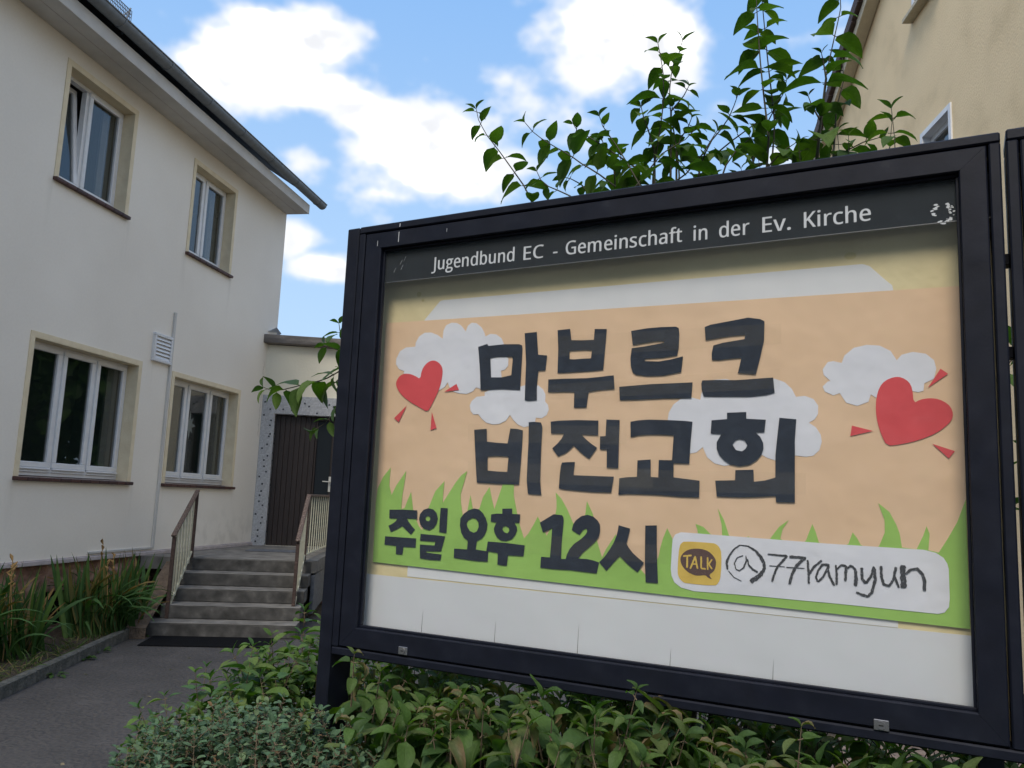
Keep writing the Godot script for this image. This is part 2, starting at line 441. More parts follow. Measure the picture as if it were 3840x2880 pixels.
func case_mat() -> StandardMaterial3D:   # black powder coat with dust and faint scuffs
	var m := rich([[0.0, Color(0.006, 0.0075, 0.014)], [0.55, Color(0.008, 0.010, 0.019)], [0.85, Color(0.011, 0.0135, 0.023)], [1.0, Color(0.024, 0.027, 0.035)]], 0.03, 60, 0.6, 0.46, 0.3, 0.05)
	m.roughness_texture = ramp_tex(noise_img(256, 0.02, 160, 4), [[0.0, Color(0.35, 0.35, 0.35)], [1.0, Color(0.95, 0.95, 0.95)]])
	m.roughness = 0.62
	m.metallic_specular = 0.35
	return m

func leaf_mat(kind: int, back: float) -> StandardMaterial3D:
	var W := 128
	var H := 64
	var im := Image.create(W, H, false, Image.FORMAT_RGB8)
	var hb := Image.create(W, H, false, Image.FORMAT_L8)
	var f := FastNoiseLite.new()
	f.seed = 90 + kind; f.frequency = 0.04; f.fractal_octaves = 4
	for y in H:
		for x in W:
			var t := float(x) / W
			var s := absf(float(y) / H - 0.5) * 2.0
			var vein := 0.0
			if kind == 3:
				vein = 0.5 + 0.5 * sin(s * 34.0)
				vein = vein * 0.35
			else:
				vein = maxf(0.0, 1.0 - s / 0.06)
				var q := t - (s * 0.55 if kind == 0 else s * 0.32) + (s * s * (0.18 if kind == 0 else 0.05))   # side veins arch to the tip
				var k := fposmod(q * (6.0 if kind == 0 else 8.0), 1.0)
				vein = maxf(vein, maxf(0.0, 1.0 - absf(k - 0.5) / 0.09) * (1.0 - s) * 0.9)
			var g := 0.82 + 0.16 * f.get_noise_2d(x, y) + 0.02
			var c := Color(g, g, g * 0.95)
			c = c.lerp(Color(1.12, 1.10, 1.0), vein * 0.4)
			im.set_pixel(x, y, Color(clampf(c.r, 0, 1), clampf(c.g, 0, 1), clampf(c.b, 0, 1)).linear_to_srgb())
			hb.set_pixel(x, y, Color.WHITE * clampf(0.6 - vein * 0.5 + 0.12 * f.get_noise_2d(x * 2.0, y * 2.0), 0, 1))
	var m := StandardMaterial3D.new()
	im.generate_mipmaps()
	m.albedo_texture = ImageTexture.create_from_image(im)
	m.vertex_color_use_as_albedo = true
	m.normal_enabled = true
	m.normal_texture = normal_tex(hb, 3.0 if kind == 0 else 1.6)
	m.roughness = 0.52 if kind < 2 else 0.62
	m.metallic_specular = 0.35
	m.cull_mode = BaseMaterial3D.CULL_DISABLED
	m.backlight_enabled = true
	m.backlight = Color(0.80, 0.95, 0.36) * (back / 0.25)
	return m

# ---------- camera, sky, sun ----------
func setup_view() -> void:
	var cam := Camera3D.new()
	cam.name = "camera"
	cam.transform = Transform3D(Basis(Vector3(0.880469, 0.041306, -0.472301), Vector3(0.029999, 0.989347, 0.142450), Vector3(0.473154, -0.139591, 0.869850)).orthonormalized(), CAM)
	cam.fov = 49.55
	cam.near = 0.05
	cam.far = 900.0
	add_child(cam, true)
	cam.current = true
	var e := Environment.new()
	e.background_mode = Environment.BG_SKY
	e.tonemap_mode = Environment.TONE_MAPPER_LINEAR
	e.tonemap_exposure = 2.1
	e.sdfgi_enabled = true
	e.ssao_enabled = true
	e.ssil_enabled = true
	var sky := Sky.new()
	var pm := PanoramaSkyMaterial.new()
	pm.panorama = sky_panorama()
	pm.energy_multiplier = 1.0
	sky.sky_material = pm
	e.sky = sky
	var we := WorldEnvironment.new()
	we.name = "world_environment"
	we.environment = e
	add_child(we, true)
	var sun := DirectionalLight3D.new()
	sun.name = "sun"
	sun.light_energy = 0.45
	sun.light_color = Color(1.0, 0.96, 0.90)
	sun.light_angular_distance = 28.0
	sun.shadow_enabled = true
	add_child(sun, true)
	sun.look_at_from_position(Vector3(1.2, 7.4, 6.4), Vector3.ZERO)

func sky_panorama() -> ImageTexture:
	var W := 2048
	var H := 1024
	var buf := PackedFloat32Array()
	buf.resize(W * H * 3)
	var f := FastNoiseLite.new()
	f.seed = 21; f.frequency = 2.6; f.fractal_octaves = 6; f.fractal_gain = 0.55
	f.noise_type = FastNoiseLite.TYPE_SIMPLEX_SMOOTH
	var g := FastNoiseLite.new()
	g.seed = 5; g.frequency = 11.0; g.fractal_octaves = 5; g.fractal_gain = 0.6
	g.noise_type = FastNoiseLite.TYPE_SIMPLEX_SMOOTH
	var zen := Color(0.056, 0.142, 0.35)
	var mid := Color(0.125, 0.242, 0.44)
	var hor := Color(0.315, 0.415, 0.52)
	var ground := Color(0.16, 0.155, 0.145)
	for y in H:
		var el := PI * (0.5 - (y + 0.5) / H)
		var ce := cos(el)
		var se := sin(el)
		var base := ground
		if el > 0.0:
			var t := clampf(el / 0.62, 0.0, 1.0)
			base = hor.lerp(mid, pow(t, 0.8)) if t < 1.0 else mid.lerp(zen, clampf((el - 0.62) / 0.7, 0, 1))
		for x in W:
			var az := wrapf(TAU * (x + 0.5) / W, -PI, PI)   # the panorama starts at -z
			var c := base
			if el > -0.02:
				var d := Vector3(sin(az) * ce, se, -cos(az) * ce)
				var flat := Vector3(d.x, d.y * 1.9, d.z)
				var nz := f.get_noise_3dv(flat)
				var nz2 := g.get_noise_3dv(flat)
				var den := nz * 1.5 + 0.06
				var inside := clampf((az + 1.55) / 0.25, 0, 1) * clampf((0.55 - az) / 0.25, 0, 1) * clampf((1.0 - el) / 0.2, 0, 1)
				if inside > 0.0:
					var s := 0.0
					for b in CUMULUS:
						var dx: float = (az - b[0]) / b[2]
						var dy: float = (el - b[1]) / b[3]
						var q := dx * dx + dy * dy
						if q < 5.0:
							s = maxf(s, b[4] * exp(-q * 0.75))
					den = lerpf(den, s * 1.15 - 0.40 + nz * 0.34, inside)
				den += nz2 * 0.46
				var cov := smoothstep(-0.08, 0.38, den)
				var thick := smoothstep(0.2, 0.8, den)
				var grey := smoothstep(-0.22, 0.42, nz * 0.6 + nz2)
				var body := Color(0.49, 0.495, 0.51).lerp(Color(1.75, 1.72, 1.67), thick * (1.0 - grey)).lerp(Color(0.43, 0.435, 0.45), thick * grey * 0.9)
				c = base.lerp(body, cov * 0.97)
				if el < 0.0: c = ground.lerp(c, (el + 0.02) / 0.02)
			var i := (y * W + x) * 3
			buf[i] = c.r; buf[i + 1] = c.g; buf[i + 2] = c.b
	return ImageTexture.create_from_image(Image.create_from_data(W, H, false, Image.FORMAT_RGBF, buf.to_byte_array()))

# ---------- ground ----------
func hloc(x: float, y: float, z: float) -> Vector3:   # house frame to world
	return HOUSE + Basis(Vector3.UP, house_turn()) * Vector3(x, y, z)
func house_turn() -> float: return atan2(0.94692877, -0.32144347)
func annex_turn() -> float: return atan2(0.58547497, 0.81069048)

func sheet(pts: Array, y: float) -> ArrayMesh:
	var p2 := PackedVector2Array()
	for p in pts: p2.push_back(Vector2(p.x, p.z))
	var mb := MB.new()
	var idx := Geometry2D.triangulate_polygon(p2)
	for i in range(0, idx.size(), 3):
		var a := Vector3(p2[idx[i]].x, y, p2[idx[i]].y); var b := Vector3(p2[idx[i + 1]].x, y, p2[idx[i + 1]].y); var c := Vector3(p2[idx[i + 2]].x, y, p2[idx[i + 2]].y)
		if (b - a).cross(c - a).y < 0: mb.tri(a, c, b)
		else: mb.tri(a, b, c)
	return mb.mesh()

func build_ground() -> void:
	structure("ground", sheet([Vector3(-400, 0, -400), Vector3(400, 0, -400), Vector3(400, 0, 400), Vector3(-400, 0, 400)], -0.012), M.earth)
	var path := [hloc(-14, 0, 2.9), hloc(-3.2, 0, 0.35), hloc(0.0, 0, 4.2), hloc(-2.0, 0, 9.0), Vector3(-1.9, 0, 0.7), Vector3(-1.0, 0, 2.0), Vector3(3, 0, 9), Vector3(-14, 0, 12)]
	structure("path", sheet(path, 0.0), M.asphalt)
	# planting strip under the hedge
	structure("planting_bed", sheet([Vector3(-2.6, 0, 0.55), Vector3(1.4, 0, 0.55), Vector3(1.4, 0, -1.1), Vector3(-2.6, 0, -1.1)], 0.006), M.earth)
	# iris bed along the wall
	structure("flower_bed", sheet([hloc(-9.0, 0, 2.02), hloc(-3.25, 0, 0.42), hloc(-3.0, 0, -0.02), hloc(-9.0, 0, -0.02)], 0.085), M.earth)
	# paving behind the cases
	var pave := thing("block_paving", "brown block paving behind the wire fence beneath the notice case", "paving")
	pave.set_meta("kind", "structure")
	var bm := MB.new()
	bm.bevel(Vector3.ZERO, Vector3(0.194, 0.05, 0.094), 0.006)
	var pm := bm.mesh()
	var k := 0
	for i in 15:
		for j in 20:
			var o := put(pave, "paver", pm, M.paver_a if rng.randf() < 0.5 else M.paver_b, Transform3D(Basis(Vector3.UP, 0.35), Vector3(-1.35, 0.001, -5.1) + Basis(Vector3.UP, 0.35) * Vector3(j * 0.2 + (0.1 if i % 2 else 0.0), rng.randf_range(-0.002, 0.002), i * 0.1)))
	# scraps on the asphalt
	for q in [Vector3(-5.9, 0, -3.1), Vector3(-6.6, 0, -3.9), Vector3(-5.3, 0, -2.6), Vector3(-6.9, 0, -4.4), Vector3(-6.3, 0, -4.6), Vector3(-4.9, 0, -1.7), Vector3(-7.0, 0, -3.3)]:
		var lf := leaf_mesh(rng.randf_range(0.035, 0.06), 0.025, 0.3, 0.8, 1, Color(0.33, 0.28, 0.2))
		var o := put(self, "fallen_leaf", lf, M.weigela, Transform3D(Basis(Vector3.UP, rng.randf() * TAU), q + Vector3(0, 0.006, 0)))
		tag(o, "small dry pale leaf lying on the dark asphalt path", "leaf", "dry leaves on the path")

# ---------- left house ----------
func build_window(house: Node3D, x0: float, x1: float, y0: float, y1: float, sashes: Array, tall: bool, tilt: int) -> void:
	var w := part(house, "window")
	var t := MB.new()   # painted band round the opening and lining of the reveal
	var b := 0.06
	t.box(Vector3((x0 + x1) / 2, y1 + b / 2, 0.003), Vector3(x1 - x0 + 2 * b, b, 0.014))
	t.box(Vector3(x0 - b / 2, (y0 + y1) / 2, 0.003), Vector3(b, y1 - y0, 0.014))
	t.box(Vector3(x1 + b / 2, (y0 + y1) / 2, 0.003), Vector3(b, y1 - y0, 0.014))
	t.box(Vector3((x0 + x1) / 2, y1 - 0.004, -0.105), Vector3(x1 - x0 - 0.018, 0.008, 0.226))
	t.box(Vector3(x0 + 0.004, (y0 + y1) / 2, -0.105), Vector3(0.008, y1 - y0 - 0.001, 0.228))
	t.box(Vector3(x1 - 0.004, (y0 + y1) / 2, -0.105), Vector3(0.008, y1 - y0 - 0.001, 0.228))
	put(w, "trim", t.mesh(), M.trim)
	var zf := -0.15
	var fr := MB.new()
	var a0 := x0 + 0.009; var a1 := x1 - 0.009; var c0 := y0 + 0.012; var c1 := y1 - 0.009
	var fw := 0.045
	var bh := 0.13 if tall else 0.06
	fr.bevel(Vector3((a0 + a1) / 2, c1 - fw / 2, zf - 0.04), Vector3(a1 - a0, fw, 0.08), 0.004)
	fr.bevel(Vector3((a0 + a1) / 2, c0 + bh * 0.3, zf - 0.04), Vector3(a1 - a0, bh * 0.6, 0.08), 0.004)
	fr.bevel(Vector3(a0 + fw / 2, (c0 + bh * 0.6 + c1 - fw) / 2, zf - 0.04), Vector3(fw, c1 - c0 - fw - bh * 0.6, 0.08), 0.004)
	fr.bevel(Vector3(a1 - fw / 2, (c0 + bh * 0.6 + c1 - fw) / 2, zf - 0.04), Vector3(fw, c1 - c0 - fw - bh * 0.6, 0.08), 0.004)
	for k in range(1, sashes.size() - 1):
		var mx: float = lerpf(a0, a1, sashes[k])
		fr.bevel(Vector3(mx, (c0 + bh * 0.6 + c1 - fw) / 2, zf - 0.045), Vector3(0.05, c1 - c0 - fw - bh * 0.6, 0.07), 0.004)
	put(w, "frame", fr.mesh(), M.white)
	if tall:   # rain rail with two fine grooves
		for k in range(sashes.size() - 1):
			var gl := MB.new()
			var l0: float = lerpf(a0, a1, sashes[k]) + 0.02; var l1: float = lerpf(a0, a1, sashes[k + 1]) - 0.02
			gl.bevel(Vector3((l0 + l1) / 2, c0 + bh * 0.62, zf + 0.012), Vector3(l1 - l0, 0.022, 0.034), 0.006)
			gl.bevel(Vector3((l0 + l1) / 2, c0 + bh * 0.62 - 0.034, zf + 0.008), Vector3(l1 - l0, 0.012, 0.02), 0.004)
			put(w, "weather_bar", gl.mesh(), M.white)
	for k in range(sashes.size() - 1):
		var s0: float = lerpf(a0, a1, sashes[k]) + (0.018 if k > 0 else 0.03)
		var s1: float = lerpf(a0, a1, sashes[k + 1]) - (0.018 if k < sashes.size() - 2 else 0.03)
		var t0 := c0 + bh * 0.72
		var t1 := c1 - 0.026
		var sw := 0.062
		var sm := MB.new()
		var cx := (s0 + s1) / 2; var cy := (t0 + t1) / 2
		sm.bevel(Vector3(0, t1 - t0 - sw / 2, 0), Vector3(s1 - s0, sw, 0.05), 0.006)
		sm.bevel(Vector3(0, sw / 2, 0), Vector3(s1 - s0, sw, 0.05), 0.006)
		sm.bevel(Vector3(-(s1 - s0) / 2 + sw / 2, (t1 - t0) / 2, 0), Vector3(sw, t1 - t0 - 2 * sw, 0.05), 0.006)
		sm.bevel(Vector3((s1 - s0) / 2 - sw / 2, (t1 - t0) / 2, 0), Vector3(sw, t1 - t0 - 2 * sw, 0.05), 0.006)
		var xf := Transform3D(Basis.IDENTITY, Vector3(cx, t0, zf - 0.012))
		if k == tilt:
			xf = Transform3D(Basis(Vector3.RIGHT, -0.125), Vector3(cx, t0, zf - 0.02))
		put(w, "sash", sm.mesh(), M.white, xf)
		var gm := MB.new()
		gm.box(Vector3(0, (t1 - t0) / 2, -0.004), Vector3(s1 - s0 - 2 * sw + 0.01, t1 - t0 - 2 * sw + 0.01, 0.004))
		put(w, "pane", gm.mesh(), M.pane, xf)
	# clinker sill, tile by tile
	var n := int(round((x1 - x0 + 0.14) / 0.17))
	var tw := (x1 - x0 + 0.14) / n
	var tile := MB.new()
	tile.bevel(Vector3(0, 0, 0), Vector3(tw - 0.006, 0.04, 0.23), 0.006)
	var tmesh := tile.mesh()
	for k in n:
		put(w, "sill_tile", tmesh, M.sill_a if rng.randf() < 0.5 else M.sill_b, Transform3D(Basis(Vector3.RIGHT, 0.07), Vector3(x0 - 0.07 + tw * (k + 0.5), y0 - 0.018, -0.06)))

func curtain_mesh(x0: float, x1: float, y0: float, y1: float, z: float, waves: float) -> ArrayMesh:
	var mb := MB.new()
	var n := 40
	for i in n:
		var a := lerpf(x0, x1, float(i) / n); var b := lerpf(x0, x1, float(i + 1) / n)
		var za := z + 0.03 * sin(a * waves); var zb := z + 0.03 * sin(b * waves)
		mb.quad(Vector3(a, y0, za), Vector3(b, y0, zb), Vector3(b, y1, zb), Vector3(a, y1, za))
		mb.quad(Vector3(b, y0, zb - 0.004), Vector3(a, y0, za - 0.004), Vector3(a, y1, za - 0.004), Vector3(b, y1, zb - 0.004))
	return mb.mesh()

func build_house() -> void:
	var h := thing("rendered_house", "two storey house in pale grey cream render with white windows and dark gutter", "house", HOUSE, house_turn())
	var wins := [[-5.34, -4.14, 5.05, 6.39], [-2.67, -1.51, 5.02, 6.35], [-5.39, -3.52, 1.75, 3.245], [-2.70, -0.86, 1.75, 3.235]]
	var mb := MB.new()
	mb.panel(-13.0, 0.32, 0.85, 6.72, wins, 0.0, -0.24)
	put(h, "wall", mb.mesh(), M.wall)
	mb = MB.new()   # gable and back wall
	mb.box(Vector3(0.2, 3.785, -4.24), Vector3(0.24, 5.87, 8.0)); mb.box(Vector3(-12.88, 3.785, -4.24), Vector3(0.24, 5.87, 8.0)); mb.box(Vector3(-6.34, 3.785, -8.36), Vector3(13.32, 5.87, 0.24))
	put(h, "gable_wall", mb.mesh(), M.wall)
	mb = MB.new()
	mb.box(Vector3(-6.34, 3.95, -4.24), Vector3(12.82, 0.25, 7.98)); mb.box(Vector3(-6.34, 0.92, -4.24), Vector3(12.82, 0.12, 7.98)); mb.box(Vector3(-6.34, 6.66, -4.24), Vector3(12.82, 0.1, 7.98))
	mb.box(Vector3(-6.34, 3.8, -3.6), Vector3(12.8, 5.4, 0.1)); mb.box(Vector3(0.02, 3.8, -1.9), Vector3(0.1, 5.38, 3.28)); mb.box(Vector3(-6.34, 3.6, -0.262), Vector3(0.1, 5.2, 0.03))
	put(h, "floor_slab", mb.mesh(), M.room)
	# plinth with a cellar opening
	mb = MB.new()
	mb.panel(-13.0, 0.1, -0.05, 0.795, [[-4.74, -3.98, 0.06, 0.49]], -0.03, -0.3)
	put(h, "plinth", mb.mesh(), M.plinth)
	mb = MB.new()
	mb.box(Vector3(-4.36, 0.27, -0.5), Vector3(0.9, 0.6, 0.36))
	put(h, "cellar_dark_block", mb.mesh(), M.keyhole)  # solid block, shade inside the opening put into its near-black colour
	# rough sandstone blocks showing beside the steps
	for q in [[-3.05, 0.62, 0.5, 0.24], [-2.55, 0.6, 0.42, 0.26], [-3.2, 0.34, 0.46, 0.26], [-2.72, 0.33, 0.4, 0.25], [-3.6, 0.6, 0.5, 0.26], [-3.72, 0.32, 0.42, 0.26], [-3.1, 0.1, 0.5, 0.18], [-3.65, 0.1, 0.5, 0.18], [-2.1, 0.6, 0.4, 0.26], [-2.25, 0.33, 0.45, 0.24]]:
		put(h, "sandstone_block", rock_mesh(q[2], q[3], 0.07, int(q[0] * 100)), M.stone, Transform3D(Basis.IDENTITY, Vector3(q[0], q[1], -0.03)))
	for k in 5:   # drip strip in lengths
		var x1 := 0.0 - k * 2.6
		var st := MB.new()
		st.bevel(Vector3(x1 - 1.298, 0.823, -0.012), Vector3(2.594, 0.05, 0.09), 0.006)
		st.bevel(Vector3(x1 - 1.298, 0.853, 0.0), Vector3(2.594, 0.008, 0.03), 0.002)
		put(h, "drip_strip", st.mesh(), M.rail_strip)
	# eaves
	mb = MB.new()
	mb.box(Vector3(-6.35, 6.655, 0.205), Vector3(13.32, 0.02, 0.405))
	put(h, "soffit", mb.mesh(), M.soffit)
	mb = MB.new()
	mb.bevel(Vector3(-6.35, 6.73, 0.418), Vector3(13.34, 0.17, 0.022), 0.004)
	mb.box(Vector3(0.325, 6.74, 0.2), Vector3(0.02, 0.16, 0.41))
	put(h, "fascia", mb.mesh(), M.soffit)
	mb = MB.new()
	mb.box(Vector3(-6.35, 6.643, 0.235), Vector3(13.3, 0.004, 0.004))
	put(h, "soffit_joint", mb.mesh(), M.rail_strip)
	var gut := MB.new()   # half round gutter
	var seg := 12
	if true:
		var xa := -13.0; var xb := 0.66
		for i in seg:
			var t0 := PI + PI * i / seg; var t1 := PI + PI * (i + 1) / seg
			var p0 := Vector2(cos(t0), sin(t0)); var p1 := Vector2(cos(t1), sin(t1))
			for rr in [0.085, 0.079]:
				var a := Vector3(xa, 6.935 + p0.y * rr, 0.52 + p0.x * rr); var b := Vector3(xb, 6.935 + p0.y * rr, 0.52 + p0.x * rr)
				var c := Vector3(xb, 6.935 + p1.y * rr, 0.52 + p1.x * rr); var d := Vector3(xa, 6.935 + p1.y * rr, 0.52 + p1.x * rr)
				var na := Vector3(0, p0.y, p0.x); var nb := Vector3(0, p1.y, p1.x)
				gut.trin(a, b, c, na, na, nb, Vector2.ZERO, Vector2.ZERO, Vector2.ZERO); gut.trin(a, c, d, na, nb, nb, Vector2.ZERO, Vector2.ZERO, Vector2.ZERO)
		var rim := []
		for x in [xa, xb]: rim.push_back(Vector3(x, 6.94, 0.608))
		gut.tube(rim, [0.01], 6)
		var cap := []
		for i in seg + 1: cap.push_back(Vector3(xb, 6.935 + sin(PI + PI * i / seg) * 0.085, 0.52 + cos(PI + PI * i / seg) * 0.085))
		gut.face(cap, Vector3(0, 6.93, 0.52))
	put(h, "gutter", gut.mesh(), M.gutter)
	for x in [0.4, -0.55, -1.5, -2.45, -3.4, -4.35, -5.3, -6.25]:   # gutter brackets
		var br := MB.new()
		for i in seg:
			var t0 := PI + PI * i / seg; var t1 := PI + PI * (i + 1) / seg
			br.box(Vector3(x, 6.935 + sin((t0 + t1) / 2) * 0.088, 0.52 + cos((t0 + t1) / 2) * 0.088), Vector3(0.022, 0.006, 0.028), Basis(Vector3.RIGHT, -((t0 + t1) / 2) + PI / 2))
		put(h, "gutter_bracket", br.mesh(), M.gutter)
	mb = MB.new()   # roof slab
	mb.face([Vector3(-13.0, 6.97, 0.46), Vector3(0.62, 6.97, 0.46), Vector3(0.62, 10.0, -4.2), Vector3(-13.0, 10.0, -4.2)], Vector3(-6, 5, -4))
	mb.face([Vector3(-13.0, 6.97, -8.8), Vector3(0.62, 6.97, -8.8), Vector3(0.62, 10.0, -4.2), Vector3(-13.0, 10.0, -4.2)], Vector3(-6, 5, -4))
	mb.face([Vector3(0.32, 6.72, 0.0), Vector3(0.32, 6.72, -8.48), Vector3(0.32, 9.8, -4.2)], Vector3(-6, 5, -4))
	mb.face([Vector3(-13.0, 6.72, 0.0), Vector3(-13.0, 6.72, -8.48), Vector3(-13.0, 9.8, -4.2)], Vector3(-6, 5, -4))
	mb.face([Vector3(-13.0, 6.90, 0.46), Vector3(0.62, 6.90, 0.46), Vector3(0.62, 6.97, 0.46), Vector3(-13.0, 6.97, 0.46)], Vector3(-6, 5, -4))
	put(h, "roof", mb.mesh(), M.roof)
	mb = MB.new()   # snow guard grille on the roof edge
	for y in 5: mb.box(Vector3(-6.1, 7.26 + y * 0.045, 0.2), Vector3(2.8, 0.008, 0.008))
	for x in 94: mb.box(Vector3(-7.48 + x * 0.03, 7.35, 0.2), Vector3(0.006, 0.19, 0.006))
	for x in [-4.72, -5.5, -6.3, -7.1]:
		mb.bar(Vector3(x, 7.12, 0.12), Vector3(x, 7.47, 0.2), 0.02, 0.008, Vector3.RIGHT); mb.bar(Vector3(x, 7.26, -0.05), Vector3(x, 7.44, 0.2), 0.02, 0.008, Vector3.RIGHT)
	put(h, "snow_guard", mb.mesh(), M.gutter)
	build_window(h, -5.34, -4.14, 5.05, 6.39, [0.0, 0.44, 1.0], false, 0)
	build_window(h, -2.67, -1.51, 5.02, 6.35, [0.0, 0.46, 1.0], false, -1)
	build_window(h, -5.39, -3.52, 1.75, 3.245, [0.0, 0.35, 0.67, 1.0], true, -1)
	build_window(h, -2.70, -0.86, 1.75, 3.235, [0.0, 0.33, 0.67, 1.0], true, -1)
	# louvred vent and cable duct
	var v := part(h, "vent")
	mb = MB.new()
	mb.bevel(Vector3(-3.075, 3.715, 0.02), Vector3(0.42, 0.04, 0.05), 0.006); mb.bevel(Vector3(-3.075, 3.372, 0.02), Vector3(0.42, 0.04, 0.06), 0.006)
	mb.bevel(Vector3(-3.265, 3.543, 0.02), Vector3(0.04, 0.30, 0.05), 0.006); mb.bevel(Vector3(-2.885, 3.543, 0.02), Vector3(0.04, 0.30, 0.05), 0.006)
	put(v, "frame", mb.mesh(), M.white)
	for k in 6:
		var lm := MB.new()
		lm.bevel(Vector3.ZERO, Vector3(0.336, 0.054, 0.012), 0.003)
		put(v, "louvre", lm.mesh(), M.white, Transform3D(Basis(Vector3.RIGHT, -0.5), Vector3(-3.075, 3.418 + k * 0.05, 0.022)))
	mb = MB.new()
	mb.bevel(Vector3(-2.84, 2.49, 0.014), Vector3(0.045, 3.22, 0.028), 0.004)
	put(h, "cable_duct", mb.mesh(), M.soffit)
	mb = MB.new()
	mb.bevel(Vector3(-3.5, 0.89, 0.012), Vector3(1.27, 0.03, 0.024), 0.004)
	put(h, "cable_duct", mb.mesh(), M.soffit)
	# curtains hang inside
	for c in [[-4.36, -4.16, 5.1, 6.35, "cream curtain behind the tilted upstairs window"], [-1.73, -1.53, 5.08, 6.3, "cream curtain behind the closed upstairs window"], [-3.73, -3.54, 1.8, 3.2, "cream curtain behind the big downstairs window beside the vent"], [-1.08, -0.88, 1.8, 3.2, "cream curtain behind the downstairs window with the paper star"], [-2.35, -1.6, 1.8, 2.42, "grey net curtain hanging at the left of the star window"]]:
		var o := put(self, "curtain", curtain_mesh(c[0], c[1], c[2], c[3], -0.30, 60.0), M.curtain if not "net" in c[4] else M.net, Transform3D(Basis(Vector3.UP, house_turn()), HOUSE))
		tag(o, c[4], "curtain", "curtains in the house windows")
	var sp := PackedVector2Array()
	for k in 16:
		var rr := 0.17 if k % 4 == 0 else (0.13 if k % 2 == 0 else 0.07)
		sp.push_back(Vector2(sin(TAU * k / 16), cos(TAU * k / 16)) * rr * Vector2(1.0, 1.25))
	if Geometry2D.is_polygon_clockwise(sp): sp.reverse()
	mb = MB.new()
	mb.prism(sp, -0.004, 0.0)
	var star := put(self, "paper_star", mb.mesh(), M.star, Transform3D(Basis(Vector3.UP, house_turn()), HOUSE) * Transform3D(Basis.IDENTITY, Vector3(-1.88, 2.62, -0.19)))
	tag(star, "pale eight pointed paper star stuck inside the middle pane", "star")

func rock_mesh(w: float, hgt: float, d: float, seed_: int) -> ArrayMesh:
	var r := RandomNumberGenerator.new()
	r.seed = seed_
	var mb := MB.new()
	var g := []
	for j in 4:
		var row := []
		for i in 5:
			var edge := i == 0 or i == 4 or j == 0 or j == 3
			row.push_back(Vector3((i / 4.0 - 0.5) * w + r.randf_range(-0.02, 0.02), (j / 3.0 - 0.5) * hgt + r.randf_range(-0.015, 0.015), -0.01 if edge else d * r.randf_range(0.25, 1.0)))
		g.push_back(row)
	for j in 3:
		for i in 4:
			mb.quad(g[j][i], g[j][i + 1], g[j + 1][i + 1], g[j + 1][i])
	return mb.mesh()

